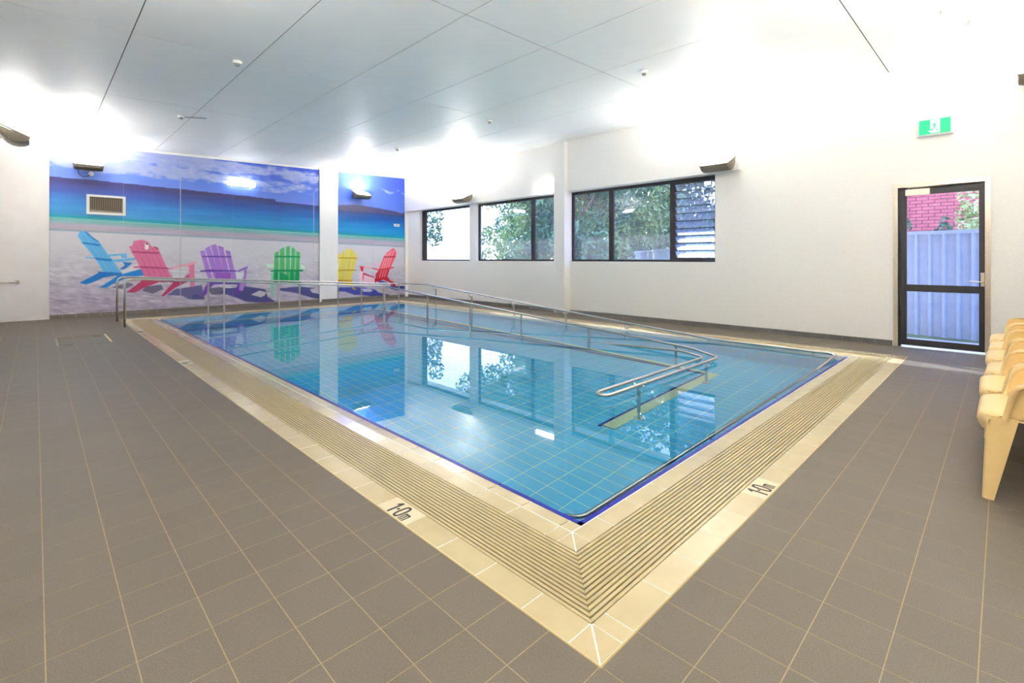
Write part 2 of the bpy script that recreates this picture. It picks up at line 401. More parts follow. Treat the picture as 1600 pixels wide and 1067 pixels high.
MURAL = [((112,104,130),[(0.497,0.509),(0.573,0.6),(0.854,0.637),(0.902,0.529),(0.697,0.432),(0.573,0.477)]),((112,104,130),[(-0.046,0.607),(0.272,0.705),(0.361,0.646),(0.184,0.56)]),((96,92,140),[(0.966,0.389),(1.129,0.519),(1.38,0.548),(1.656,0.597),(1.726,0.237),(1.414,0.256),(1.262,0.354)]),((74,74,132),[(1.461,0.369),(1.565,0.384),(1.722,0.284),(1.669,0.256),(1.461,0.268)]),((104,98,124),[(1.775,0.506),(2.046,0.525),(2.307,0.483),(2.364,0.353),(2.083,0.343),(1.865,0.348)]),((74,74,132),[(2.046,0.39),(2.213,0.487),(2.635,0.523),(3.099,0.427),(3.161,0.225),(3.371,0.079),(3.078,0.064),(2.635,0.136),(2.364,0.269)]),((196,192,200),[(2.754,0.301),(2.955,0.4),(3.119,0.349),(3.099,0.272),(2.996,0.223)]),((74,74,132),[(3.436,0.434),(3.965,0.462),(4.56,0.386),(4.598,0.074),(4.312,0.138),(4.011,0.247),(3.785,0.316),(3.5,0.364)]),((196,192,204),[(4.265,0.375),(4.535,0.411),(4.574,0.218),(4.335,0.278)]),((62,70,152),[(5.053,0.367),(5.133,0.393),(5.711,0.379),(6.013,0.346),(6.279,0.274),(6.414,0.166),(6.925,0.067),(6.737,0.046),(6.19,0.065),(5.84,0.134),(5.606,0.146),(5.418,0.215),(5.295,0.26),(5.053,0.281)]),((190,190,212),[(5.84,0.324),(6.101,0.322),(6.212,0.247),(6.101,0.211),(5.883,0.232)]),((62,72,152),[(6.324,0.568),(6.551,0.54),(6.784,0.46),(6.414,0.463)]),((62,72,140),[(6.784,0.377),(7.337,0.344),(7.337,0.201),(7.069,0.218),(6.831,0.27)]),((95,178,226),[(-0.585,1.712),(-0.552,1.801),(-0.485,1.821),(-0.418,1.771),(-0.364,1.701),(-0.269,1.623),(-0.214,1.553),(-0.102,1.337),(-0.017,1.209),(0.068,1.044),(0.141,0.923),(0.068,0.915),(-0.186,0.965),(-0.255,1.138),(-0.378,1.353),(-0.512,1.564)]),((70,150,205),[(-0.512,1.741),(-0.503,1.741),(-0.12,0.955),(-0.13,0.955)]),((70,150,205),[(-0.445,1.761),(-0.436,1.761),(-0.022,0.935),(-0.032,0.935)]),((70,150,205),[(-0.371,1.683),(-0.362,1.683),(0.064,0.924),(0.054,0.924)]),((12,112,192),[(-0.485,1.816),(-0.418,1.78),(-0.351,1.693),(-0.255,1.615),(-0.228,1.57),(-0.351,1.657),(-0.432,1.744)]),((12,112,192),[(-0.525,1.585),(-0.214,1.535),(-0.228,1.498),(-0.499,1.543)]),((95,178,226),[(-0.479,1.267),(-0.351,1.263),(-0.324,1.228),(-0.459,1.242)]),((12,112,192),[(-0.344,1.256),(-0.017,1.217),(-0.032,1.173),(-0.269,1.202)]),((95,178,226),[(-0.088,1.322),(0.221,1.348),(0.231,1.246),(0.141,1.237),(0.126,1.301),(-0.074,1.279)]),((95,178,226),[(-0.017,1.204),(0.376,1.246),(0.406,1.212),(0.068,1.15),(-0.017,1.173)]),((226,224,230),[(0.126,0.951),(0.406,1.118),(0.444,1.001),(0.184,0.898)]),((12,112,192),[(0.148,1.163),(0.331,1.134),(0.184,0.996),(0.097,0.997),(0.199,1.088)]),((12,112,192),[(-0.255,0.958),(0.126,0.923),(0.184,0.857),(0.068,0.852),(-0.255,0.918)]),((12,112,192),[(-0.558,0.725),(-0.241,0.93),(0.068,0.869),(-0.158,0.825),(-0.351,0.723),(-0.452,0.682)]),((18,120,200),[(0.068,0.85),(0.184,0.903),(0.482,0.997),(0.546,0.848),(0.272,0.829),(0.068,0.722),(-0.13,0.601),(-0.241,0.606)]),((214,110,150),[(0.265,1.498),(0.331,1.527),(0.346,1.621),(0.497,1.659),(0.619,1.609),(0.674,1.514),(0.791,1.478),(0.823,1.401),(0.966,1.013),(1.072,0.786),(0.543,0.825),(0.451,1.077),(0.331,1.34)]),((182,78,122),[(0.376,1.547),(0.385,1.547),(0.66,0.816),(0.65,0.817)]),((182,78,122),[(0.466,1.586),(0.476,1.586),(0.769,0.814),(0.759,0.814)]),((182,78,122),[(0.573,1.532),(0.582,1.532),(0.88,0.805),(0.87,0.805)]),((182,78,122),[(0.689,1.476),(0.698,1.476),(0.976,0.798),(0.966,0.799)]),((158,48,98),[(0.302,1.399),(0.826,1.37),(0.826,1.339),(0.331,1.366)]),((158,48,98),[(0.451,1.061),(1.047,1.02),(1.023,0.989),(0.482,1.025)]),((150,40,90),[(0.705,1.524),(0.799,1.474),(0.807,1.43),(0.744,1.473)]),((226,160,182),[(0.966,1.013),(1.534,1.163),(1.572,1.136),(1.516,1.102),(1.064,0.988)]),((214,110,150),[(0.346,1.063),(0.451,1.067),(0.466,1.016),(0.346,1.018)]),((214,118,152),[(1.388,1.067),(1.508,1.102),(1.513,0.558),(1.422,0.562),(1.405,0.907)]),((226,224,230),[(1.039,0.953),(1.383,0.937),(1.295,0.78),(1.088,0.786)]),((150,140,150),[(1.047,0.92),(1.363,0.908),(1.356,0.898),(1.052,0.908)]),((150,140,150),[(1.047,0.885),(1.363,0.872),(1.356,0.862),(1.052,0.873)]),((150,140,150),[(1.047,0.849),(1.363,0.836),(1.356,0.826),(1.052,0.837)]),((196,88,126),[(1.295,0.78),(1.405,0.887),(1.414,0.682),(1.113,0.687),(1.088,0.786)]),((176,58,100),[(0.221,0.484),(0.512,0.754),(0.807,0.745),(0.799,0.678),(0.573,0.596),(0.376,0.473)]),((176,52,96),[(0.854,0.376),(1.064,0.649),(1.113,0.706),(1.414,0.706),(1.129,0.554),(0.902,0.358)]),((150,40,86),[(0.791,0.736),(1.113,0.716),(1.113,0.677),(0.791,0.697)]),((236,236,236),[(0.555,1.588),(0.622,1.59),(0.615,1.437),(0.555,1.442)]),((25,25,30),[(0.569,1.583),(0.613,1.584),(0.613,1.544),(0.569,1.55)]),((162,116,202),[(1.62,1.409),(1.722,1.442),(1.901,0.707),(1.802,0.714)]),((162,116,202),[(1.731,1.477),(1.832,1.544),(2.068,0.706),(1.933,0.71)]),((162,116,202),[(1.85,1.559),(1.97,1.588),(2.176,0.702),(2.056,0.706)]),((162,116,202),[(2.001,1.543),(2.124,1.498),(2.292,0.695),(2.172,0.702)]),((162,116,202),[(2.166,1.448),(2.279,1.386),(2.425,0.686),(2.317,0.694)]),((140,84,180),[(1.937,0.891),(2.288,0.884),(2.3,0.694),(1.973,0.704)]),((86,46,152),[(2.01,1.55),(2.129,1.504),(2.139,1.481),(2.046,1.517)]),((86,46,152),[(2.176,1.448),(2.279,1.395),(2.292,1.365),(2.213,1.411)]),((86,46,152),[(1.66,1.299),(2.303,1.294),(2.303,1.26),(1.669,1.269)]),((86,46,152),[(1.625,0.942),(1.758,0.965),(2.46,0.936),(2.45,0.902),(1.625,0.912)]),((204,194,218),[(2.383,0.946),(2.734,1.124),(2.77,1.102),(2.655,1.002),(2.441,0.907)]),((86,46,152),[(2.441,0.92),(2.678,1.032),(2.678,0.993),(2.46,0.898)]),((162,116,202),[(2.606,0.985),(2.665,1.006),(2.635,0.684),(2.651,0.516),(2.586,0.518),(2.576,0.836)]),((226,224,230),[(2.402,0.882),(2.596,0.878),(2.586,0.793),(2.537,0.683),(2.429,0.686)]),((86,46,152),[(1.793,0.653),(2.499,0.62),(2.489,0.578),(1.829,0.606)]),((110,66,170),[(1.648,0.314),(1.749,0.589),(1.793,0.653),(1.922,0.603),(1.811,0.484),(1.74,0.34)]),((96,54,160),[(2.345,0.266),(2.45,0.583),(2.561,0.601),(2.561,0.493),(2.441,0.303)]),((170,130,205),[(2.489,0.582),(2.611,0.577),(2.565,0.403),(2.479,0.429)]),((202,236,212),[(3.13,1.089),(3.308,1.098),(3.318,0.993),(3.15,0.984)]),((202,236,212),[(4.011,1.082),(4.148,1.011),(4.148,0.952),(4.033,0.938)]),((78,182,108),[(3.333,1.378),(3.436,1.435),(3.436,0.637),(3.308,0.63)]),((78,182,108),[(3.468,1.48),(3.587,1.543),(3.598,0.631),(3.457,0.636)]),((78,182,108),[(3.626,1.548),(3.73,1.582),(3.73,0.627),(3.615,0.631)]),((78,182,108),[(3.774,1.557),(3.875,1.485),(3.857,0.619),(3.736,0.627)]),((78,182,108),[(3.897,1.451),(4.006,1.388),(3.997,1.313),(3.983,0.596),(3.87,0.611)]),((10,150,88),[(3.312,0.886),(3.418,0.884),(3.418,0.615),(3.308,0.614)]),((10,150,88),[(3.457,0.884),(3.692,0.765),(3.692,0.606),(3.448,0.614)]),((10,150,88),[(3.736,0.878),(3.839,0.876),(3.839,0.601),(3.728,0.605)]),((10,150,88),[(3.87,0.876),(3.979,0.874),(3.979,0.596),(3.861,0.6)]),((4,142,82),[(3.339,1.311),(4.006,1.302),(4.006,1.258),(3.339,1.261)]),((4,142,82),[(3.223,0.919),(3.371,0.946),(4.084,0.925),(4.075,0.872),(3.234,0.883)]),((4,142,82),[(3.297,0.637),(4.033,0.604),(4.029,0.543),(3.297,0.579)]),((120,210,162),[(3.255,0.865),(3.308,0.864),(3.303,0.212),(3.265,0.215),(3.234,0.532)]),((78,182,108),[(3.947,0.528),(4.015,0.525),(4.022,0.358),(3.97,0.384)]),((222,206,50),[(5.069,1.337),(5.149,1.405),(5.153,1.251),(5.101,1.039),(5.069,1.039)]),((222,206,50),[(5.19,1.386),(5.285,1.478),(5.291,1.251),(5.198,0.903),(5.117,0.596),(5.069,0.597),(5.069,0.789),(5.093,0.904),(5.183,1.251)]),((222,206,50),[(5.336,1.484),(5.418,1.558),(5.439,1.486),(5.41,1.251),(5.315,0.901),(5.226,0.592),(5.129,0.595),(5.224,0.902),(5.315,1.251)]),((222,206,50),[(5.464,1.476),(5.522,1.51),(5.564,1.448),(5.535,1.251),(5.451,0.898),(5.348,0.588),(5.254,0.591),(5.348,0.9),(5.439,1.251)]),((222,206,50),[(5.589,1.369),(5.637,1.423),(5.68,1.33),(5.661,1.251),(5.568,0.897),(5.48,0.584),(5.377,0.588),(5.472,0.898),(5.555,1.251)]),((184,152,22),[(5.069,1.27),(5.682,1.265),(5.682,1.229),(5.069,1.229)]),((184,152,22),[(5.083,0.908),(5.661,0.907),(5.661,0.863),(5.083,0.872)]),((190,140,26),[(5.057,0.617),(5.526,0.593),(5.526,0.536),(5.057,0.552)]),((214,190,40),[(5.244,0.545),(5.526,0.544),(5.555,0.44),(5.254,0.46)]),((184,152,22),[(5.501,0.407),(5.658,0.322),(5.637,0.291),(5.543,0.327)]),((238,196,208),[(5.894,0.771),(6.256,0.641),(6.279,0.447),(5.904,0.461)]),((240,204,214),[(5.765,0.854),(5.883,0.841),(5.84,0.463),(5.754,0.466)]),((236,190,204),[(6.256,1.089),(6.414,1.108),(6.437,1.006),(6.279,0.987)]),((226,88,106),[(6.574,1.293),(6.69,1.428),(6.925,1.577),(7.033,1.41),(6.997,1.294),(6.807,0.918),(6.695,0.646),(6.279,0.58),(6.414,0.924)]),((246,196,204),[(6.671,1.397),(6.69,1.397),(6.396,0.613),(6.378,0.613)]),((246,196,204),[(6.753,1.444),(6.772,1.444),(6.478,0.623),(6.46,0.623)]),((246,196,204),[(6.835,1.49),(6.854,1.49),(6.56,0.633),(6.542,0.633)]),((246,196,204),[(6.918,1.493),(6.937,1.494),(6.644,0.643),(6.625,0.643)]),((196,34,56),[(6.301,0.762),(6.414,0.883),(6.784,0.919),(6.695,0.646),(6.279,0.58)]),((232,150,160),[(6.505,0.902),(6.524,0.902),(6.432,0.636),(6.414,0.637)]),((232,150,160),[(6.588,0.901),(6.607,0.9),(6.515,0.634),(6.496,0.635)]),((232,150,160),[(6.671,0.899),(6.69,0.899),(6.597,0.632),(6.579,0.632)]),((168,24,46),[(6.574,1.297),(7.002,1.315),(7.002,1.277),(6.597,1.258)]),((204,44,60),[(6.167,0.952),(6.414,0.903),(6.807,0.96),(6.93,0.973),(6.918,0.929),(6.807,0.914),(6.414,0.866),(6.19,0.911)]),((176,24,44),[(6.261,0.621),(6.713,0.664),(6.807,0.543),(6.949,0.475),(7.021,0.35),(6.854,0.37),(6.784,0.481),(6.551,0.571),(6.279,0.494)]),((236,150,162),[(5.743,1.017),(6.19,0.951),(6.19,0.915),(5.883,0.963)]),((206,48,60),[(5.765,1.003),(5.891,0.991),(5.883,0.837),(5.818,0.849)]),((214,60,84),[(5.872,0.812),(5.907,0.801),(5.887,0.612),(5.85,0.583)]),((186,38,82),[(5.894,0.805),(6.25,0.672),(6.25,0.633),(5.904,0.747)]),((180,30,50),[(6.256,0.601),(6.312,0.599),(6.324,0.476),(6.279,0.447)])]
def paint_print(X, Z):
    C = mural_colour(X, Z)
    for col, P in MURAL:
        xs_ = [p[0] for p in P]; zs_ = [p[1] for p in P]
        bb = (X > min(xs_) - .02) & (X < max(xs_) + .02) & (Z > min(zs_) - .02) & (Z < max(zs_) + .02)
        if not bb.any(): continue
        xx, zz = X[bb], Z[bb]; cov = np.zeros(xx.shape)
        for dx, dz in ((-.003, -.001), (.003, .001), (-.001, .003), (.001, -.003)): cov += inside(P, xx + dx, zz + dz)
        cov = (cov / 4)[:, None]; cc = C[bb]; C[bb] = cc * (1 - cov) + np.array(col, float) * cov
    c = C / 255.0
    return np.where(c <= 0.04045, c / 12.92, ((c + 0.055) / 1.055) ** 2.4)
mural_m = bpy.data.materials.new('printed_mural_gloss'); mural_m.use_nodes = True
mb_ = mural_m.node_tree.nodes['Principled BSDF']; at = mural_m.node_tree.nodes.new('ShaderNodeAttribute'); at.attribute_name = 'print'
mural_m.node_tree.links.new(at.outputs['Color'], mb_.inputs['Base Color']); mb_.inputs['Roughness'].default_value = 0.3; mb_.inputs['Specular IOR Level'].default_value = 0.3
seam_m = new_mat('pale_seam', srgb(170, 176, 190), 0.5)
def mural_panel(xa, xb, parent):
    st = 0.0115; nx = max(2, int((xb - xa) / st)); zt = hc(0.5 * (xa + xb)) - .055; nz = int((zt - .082) / st)
    gx_ = np.linspace(xa, xb, nx + 1); tz = np.linspace(0, 1, nz + 1)
    X = np.repeat(gx_[None, :], nz + 1, 0); top = 3.865 + .025 * (X - W) - (.045 + .008 * (7.4 - X) / 8); Z = .080 + (top - .080) * tz[:, None]
    co = np.stack([X, np.full(X.shape, M - 0.006), Z], -1).reshape(-1, 3); n = nx + 1
    i = (np.arange(nz)[:, None] * n + np.arange(nx)[None, :]).ravel()
    fq = np.stack([i, i + 1, i + n + 1, i + n], -1)
    # a thin sheet: a front skin plus its edges
    edge = np.array([[xa, M, .08], [xb, M, .08], [xb, M, top[-1, -1]], [xa, M, top[-1, 0]]]); nv = len(co); co = np.concatenate([co, edge])
    me = bpy.data.meshes.new('panel'); me.vertices.add(len(co)); me.vertices.foreach_set('co', co.ravel())
    extra = [[nv, nv + 1, nx, 0], [nv + 1, nv + 2, nz * n + nx, nx], [nv + 2, nv + 3, nz * n, nz * n + nx], [nv + 3, nv, 0, nz * n]]
    fq = np.concatenate([fq, np.array(extra)])
    me.loops.add(fq.size); me.loops.foreach_set('vertex_index', fq.ravel()); me.polygons.add(len(fq)); me.polygons.foreach_set('loop_start', np.arange(0, fq.size, 4))
    me.update(calc_edges=True); me.validate()
    cols = paint_print(co[:, 0], co[:, 2]); ca = me.color_attributes.new('print', 'FLOAT_COLOR', 'POINT')
    ca.data.foreach_set('color', np.concatenate([cols, np.ones((len(co), 1))], 1).ravel().astype(np.float32))
    me.materials.append(mural_m); o = bpy.data.objects.new('panel', me); COL.objects.link(o); put_under(o, parent); return o
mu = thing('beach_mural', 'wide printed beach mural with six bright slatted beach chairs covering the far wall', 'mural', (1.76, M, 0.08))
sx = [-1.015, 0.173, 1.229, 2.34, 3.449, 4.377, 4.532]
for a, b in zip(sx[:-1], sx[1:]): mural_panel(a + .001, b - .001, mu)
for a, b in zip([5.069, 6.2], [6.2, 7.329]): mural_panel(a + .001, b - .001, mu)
for xx, za in ((1.229, 3.35), (4.377, 3.1)): MB().box((xx - .007, M - .009, 1.6 if xx > 4 else .08), (xx + .007, M - .006, za)).build('seam_strip', seam_m, mu)

# ================================================================ POOL
pool = thing('swimming_pool', 'indoor pool lined with pale blue tiles, cream tiled rim and slatted overflow grate', 'pool', (3.3, 5.9, 0))
# shell
MB().box((0.0, 0.0, ZF - .2), (PX1, PY1, ZF + .0036)).build('pool_bed', pgrout, pool)
sh = MB()
# tanking walls around the water
sh.box((0.45, 0.36, ZF), (IX0 - .004, IY1 + .15, -0.03)); sh.box((IX0 - .004, 0.36, ZF), (IX1 + .15, IY0 - .004, -0.03))
sh.box((IX1 + .004, IY0 - .004, ZF), (IX1 + .15, IY1 + .15, -0.03)); sh.box((IX0 - .004, IY1 + .004, ZF), (IX1 + .004, IY1 + .15, -0.03))
sh.build('pool_wall', pgrout, pool)
# floor tiles
tx, ty = 0.125, 0.25
nearr = []
nx_, ny_ = int(math.ceil((IX1 - IX0) / tx)), int(math.ceil((IY1 - IY0) / ty))
gp_ = .0035
pt = MB().box((gp_, gp_, 0), (tx - gp_, ty - gp_, 0.006), open_bottom=True).mesh('floor_tile', pool_m)
cells = []
for i in range(nx_):
    for j in range(ny_):
        x0, y0 = IX0 + i * tx, IY0 + j * ty; x1, y1 = min(x0 + tx, IX1), min(y0 + ty, IY1)
        if x0 > 5.0 and y0 > 1.85: continue           # the ramp lies over these
        if y0 > 10.15: continue
        cells.append((x0, y0, x1, y1))
cells.sort(key=lambda r: seen(r[0], r[1])[1])
rest = MB()
for k, (x0, y0, x1, y1) in enumerate(cells):
    if k < 299 and x1 - x0 > tx - 1e-6 and y1 - y0 > ty - 1e-6: inst('floor_tile', pt, pool, (x0, y0, ZF - .0016))
    else: rest.box((x0 + gp_, y0 + gp_, ZF - .002), (x1 - gp_, y1 - gp_, ZF + .0044), open_bottom=True)
o = rest.build('floor_tile_field', pool_m, pool); o['kind'] = 'stuff'
# wall tiles (two visible walls, the other two line the near sides) and the dark blue waterline row
wt_ = MB(); nv_ = MB()
def wall_tiles(fixed, axis, a, b, inward, navy_top):
    k = a
    while k < b - 1e-6:
        e = min(k + 0.25, b); z = ZW + .006
        rows = [(-0.045, z, True)] if navy_top else []
        zz = -0.045 if navy_top else z
        while zz > ZF + .02: rows.append((max(zz - .125, ZF), zz, False)); zz -= .125
        for z0, z1, nav in rows:
            T_ = nv_ if nav else wt_
            lo, hi = sorted((fixed, fixed + inward * .006))
            if axis == 'x': T_.box((k + g, lo, z0 + g), (e - g, hi, z1 - g))
            else: T_.box((lo, k + g, z0 + g), (hi, e - g, z1 - g))
        k = e
wall_tiles(IX1 + .004, 'y', IY0, IY1, -1, False); wall_tiles(IY1 + .004, 'x', IX0, IX1, -1, False)
wall_tiles(IX0 - .004, 'y', IY0, IY1, 1, True); wall_tiles(IY0 - .004, 'x', IX0, IX1, 1, True)
o = wt_.build('wall_tile', pool_m, pool); o['kind'] = 'stuff'
nv_.build('waterline_row', navy, pool)['kind'] = 'stuff'
# ramp: falls along the mural side, turns at the far right corner, falls along the windows
RX, RY = 5.00, 10.16
def zr_far(x): return -0.02 - (x - IX0) * (0.32 / (RX - IX0))
def zr_side(y): return -0.34 - (RY - y) * (0.67 / (RY - 1.85))
rp = MB()
rp.prism([(IX0, RY, ZF), (RX, RY, ZF), (RX, IY1, ZF), (IX0, IY1, ZF)], [(IX0, RY, zr_far(IX0)), (RX, RY, zr_far(RX)), (RX, IY1, zr_far(RX)), (IX0, IY1, zr_far(IX0))])
rp.prism([(RX, RY, ZF), (IX1, RY, ZF), (IX1, IY1, ZF), (RX, IY1, ZF)], [(RX, RY, -.34), (IX1, RY, -.34), (IX1, IY1, -.34), (RX, IY1, -.34)])
rp.prism([(RX, 1.85, ZF), (IX1, 1.85, ZF), (IX1, RY, ZF), (RX, RY, ZF)], [(RX, 1.85, -1.012), (IX1, 1.85, -1.012), (IX1, RY, -.34), (RX, RY, -.34)])
ramp = rp.build('ramp', pgrout, pool)
rt = MB()
def slab(x0, y0, x1, y1, zf):
    q = [(x0 + g, y0 + g), (x1 - g, y0 + g), (x1 - g, y1 - g), (x0 + g, y1 - g)]
    rt.prism([(x, y, zf(x, y) - .004) for x, y in q], [(x, y, zf(x, y) + .005) for x, y in q])
x = IX0
while x < IX1 - .01:
    y = RY + .06
    while y < IY1 - .01:
        slab(x, y, min(x + .25, IX1), min(y + .15, IY1), (lambda a, b: zr_far(a) if a < RX else -.34)); y += .15
    x += .25
y = RY + .06
while y > 1.86:
    x = RX + .06
    while x < IX1 - .01:
        slab(x, max(y - .25, 1.85), min(x + .15, IX1), y, (lambda a, b: zr_side(min(b, RY)))); x += .15
    y -= .25
o = rt.build('ramp_tile', pool_m, ramp); o['kind'] = 'stuff'
# kerb along the ramp's open side: yellow nosing with a dark blue line on the pool side
kb = MB(); kn = MB()
KH = 0.03
kb.prism([(IX0, RY - .045, zr_far(IX0) - .1), (RX - .045, RY - .045, -.44), (RX - .01, RY + .0, -.44), (IX0, RY, zr_far(IX0) - .1)],
         [(IX0, RY - .045, zr_far(IX0) - .004), (RX - .045, RY - .045, -.34 + KH), (RX, RY, -.34 + KH), (IX0, RY, zr_far(IX0) - .004)])
kb.prism([(RX - .045, 1.82, ZF), (RX, 1.70, ZF), (RX, RY, -.42), (RX - .045, RY - .045, -.42)],
         [(RX - .045, 1.82, ZF + .02), (RX, 1.70, ZF + .02), (RX, RY, -.34 + KH), (RX - .045, RY - .045, -.34 + KH)])
kb.box((2.64, 1.69, ZF), (RX + .03, 1.82, ZF + .02))
kerb = kb.build('ramp_kerb', kerb_m, pool)
kn.prism([(IX0, RY - .063, zr_far(IX0) - .04), (RX - .063, RY - .063, -.38), (RX - .063, RY - .045, -.38), (IX0, RY - .045, zr_far(IX0) - .04)],
         [(IX0, RY - .063, zr_far(IX0)), (RX - .063, RY - .063, -.34 + KH + .001), (RX - .045, RY - .045, -.34 + KH + .001), (IX0, RY - .045, zr_far(IX0))])
kn.prism([(RX - .063, 1.84, ZF), (RX - .045, 1.82, ZF), (RX - .045, RY - .045, -.38), (RX - .063, RY - .045, -.38)],
         [(RX - .063, 1.84, ZF + .021), (RX - .045, 1.82, ZF + .021), (RX - .045, RY - .045, -.34 + KH + .001), (RX - .063, RY - .045, -.34 + KH + .001)])
kn.box((2.60, 1.82, ZF), (RX - .045, 1.85, ZF + .021))
kn.box((IX0, RY - .085, ZF), (RX - .045, RY - .063, ZF + .05)); kn.box((RX - .085, 1.8, ZF), (RX - .063, RY - .063, ZF + .05))
kn.build('blue_edge_tile', navy, kerb)
wk = MB().box((IX0, RY - .045, ZF), (RX - .045, RY - .08, -.06)).box((RX - .045, 1.8, ZF), (RX - .08, RY - .045, -.46))
# face of the ramp below the kerb
fk = MB()
fk.prism([(IX0, RY - .043, ZF), (RX - .043, RY - .043, ZF), (RX - .02, RY - .02, ZF), (IX0, RY - .02, ZF)],
         [(IX0, RY - .043, zr_far(IX0) - .02), (RX - .043, RY - .043, -.35), (RX - .02, RY - .02, -.35), (IX0, RY - .02, zr_far(IX0) - .02)])
fk.prism([(RX - .043, 1.84, ZF), (RX - .02, 1.84, ZF), (RX - .02, RY - .02, ZF), (RX - .043, RY - .043, ZF)],
         [(RX - .043, 1.84, ZF + .01), (RX - .02, 1.84, ZF + .01), (RX - .02, RY - .02, -.35), (RX - .043, RY - .043, -.35)])
fk.build('ramp_side', pool_m, ramp)

# rim: rings of cream tiles and the slatted overflow grate
def ring(d0, d1, z0, z1, sides='nsew', step=0.25, name='coping_tile', mat=cop_m, gap=0.0022, thick=.012, start=0.086, individually=True, mesh=None):
    """one row of tiles between distances d0 < d1 from the outer edge, mitred at the corners; z0 at d0, z1 at d1"""
    out = mesh
    def cut(lo, hi):
        w_ = d1 - d0; ks = [lo, lo + w_ + .003]; k = start[0] if isinstance(start, tuple) else start
        while k < hi - w_ - .06:
            if k > ks[-1] + .04: ks.append(k)
            k += step
        ks += [hi - w_ - .003, hi]; return ks
    for sd in sides:
        L_ = PX1 if sd in 'sn' else PY1
        start = .195 if sd in 'sn' else .086
        ks = cut(d0, L_ - d0)
        for a, b in zip(ks[:-1], ks[1:]):
            ai, bi = max(a, d1), min(b, L_ - d1)
            if bi - ai < .006:
                if a < d1 - .01: q = [(a + .006, d0 + gap), (b - gap, d0 + gap), (b - gap, d1 - .004)]
                else: q = [(a + gap, d0 + gap), (b - .006, d0 + gap), (a + gap, d1 - .004)]
            else: q = None
            if q is None: q = [(a + gap, d0 + gap), (b - gap, d0 + gap), (bi - gap, d1 - gap), (ai + gap, d1 - gap)]
            T_ = {'s': lambda u, v: (u, v), 'n': lambda u, v: (u, PY1 - v), 'w': lambda u, v: (v, u), 'e': lambda u, v: (PX1 - v, u)}[sd]
            Z_ = [z0, z0, z1, z1][:4] if len(q) == 4 else [z0, z0, z1]
            top = [(*T_(*p), z) for p, z in zip(q, Z_)]; bot = [(x_, y_, z_ - thick) for x_, y_, z_ in top]
            if sd in 'nw': top = top[::-1]; bot = bot[::-1]
            if out is not None: out.prism(bot, top)
            else: MB().prism(bot, top).build(name, mat, pool)
bed = MB()
def strip(d0, d1, z, bedm, top):
    for (a0, b0, a1, b1) in [(d0, d0, PX1 - d0, d1), (d0, PY1 - d1, PX1 - d0, PY1 - d0), (d0, d1, d1, PY1 - d1), (PX1 - d1, d1, PX1 - d0, PY1 - d1)]:
        bedm.box((a0, b0, z), (a1, b1, top))
strip(0.0, 0.118, -.25, bed, -.0006); strip(0.408, 0.5140, -.25, bed, -.0034)
bed.box((0.512, 0.40, -.25), (IX0 - .018, PY1 - .512, -.0096)); bed.box((.512, IY1 + .018, -.25), (PX1 - .512, PY1 - .512, -.0096))
bed.build('rim_bed', wgrout, pool)
eb = MB(); strip(-0.007, 0.0, -.02, eb, .0002); eb.build('edge_line', new_mat('tan_edge_line', srgb(160, 136, 84), .8), pool)
ring(0.0, 0.120, 0, 0)
ring(0.405, 0.510, -.0026, -.0028, name='inner_rim_tile', mat=cop_wet)
# second inner row: left side and mural side
for sd, lo, hi in (('w', IY0 - .0, PY1 - .512), ('n', IX0, PX1 - .51)):
    k = lo
    a_ = [lo]; t_ = 0.086
    while t_ < hi - .05:
        if t_ > lo + .05: a_.append(t_)
        t_ += .25
    a_.append(hi)
    for a, b in zip(a_[:-1], a_[1:]):
        if sd == 'w': q = [(.514, a + .0018), (IX0 - .022, a + .0018), (IX0 - .022, b - .0018), (.514, b - .0018)]; zz = [-.003, -.0090, -.0090, -.003]
        else: q = [(a + .0016, IY1 + .022), (b - .0016, IY1 + .022), (b - .0016, PY1 - .513), (a + .0016, PY1 - .513)]; zz = [-.009, -.009, -.003, -.003]
        MB().prism([(x_, y_, z_ - .012) for (x_, y_), z_ in zip(q, zz)], [(x_, y_, z_) for (x_, y_), z_ in zip(q, zz)]).build('nosing_tile', cop_wet, pool)
# dark blue edge line on top of the wall at the water's edge
for nm, (a0, b0, a1, b1), ax in [('n1', (IX0 - .021, IY0, IX0 + .005, IY1), 'y'), ('n2', (IX0 - .021, IY0 - .008, IX1, IY0 + .034), 'x')]:
    k = a0 if ax == 'x' else b0; E_ = a1 if ax == 'x' else b1; t_ = .086 + .25 * math.ceil((k - .086) / .25 + .2)
    while k < E_ - .01:
        e = min(t_, E_)
        if ax == 'x': MB().box((k + .002, b0, -.045), (e - .002, b1, -.008)).build('edge_tile', navy, pool)
        else: MB().box((a0, k + .002, -.045), (a1, e - .002, -.008)).build('edge_tile', navy, pool)
        k = e; t_ += .25
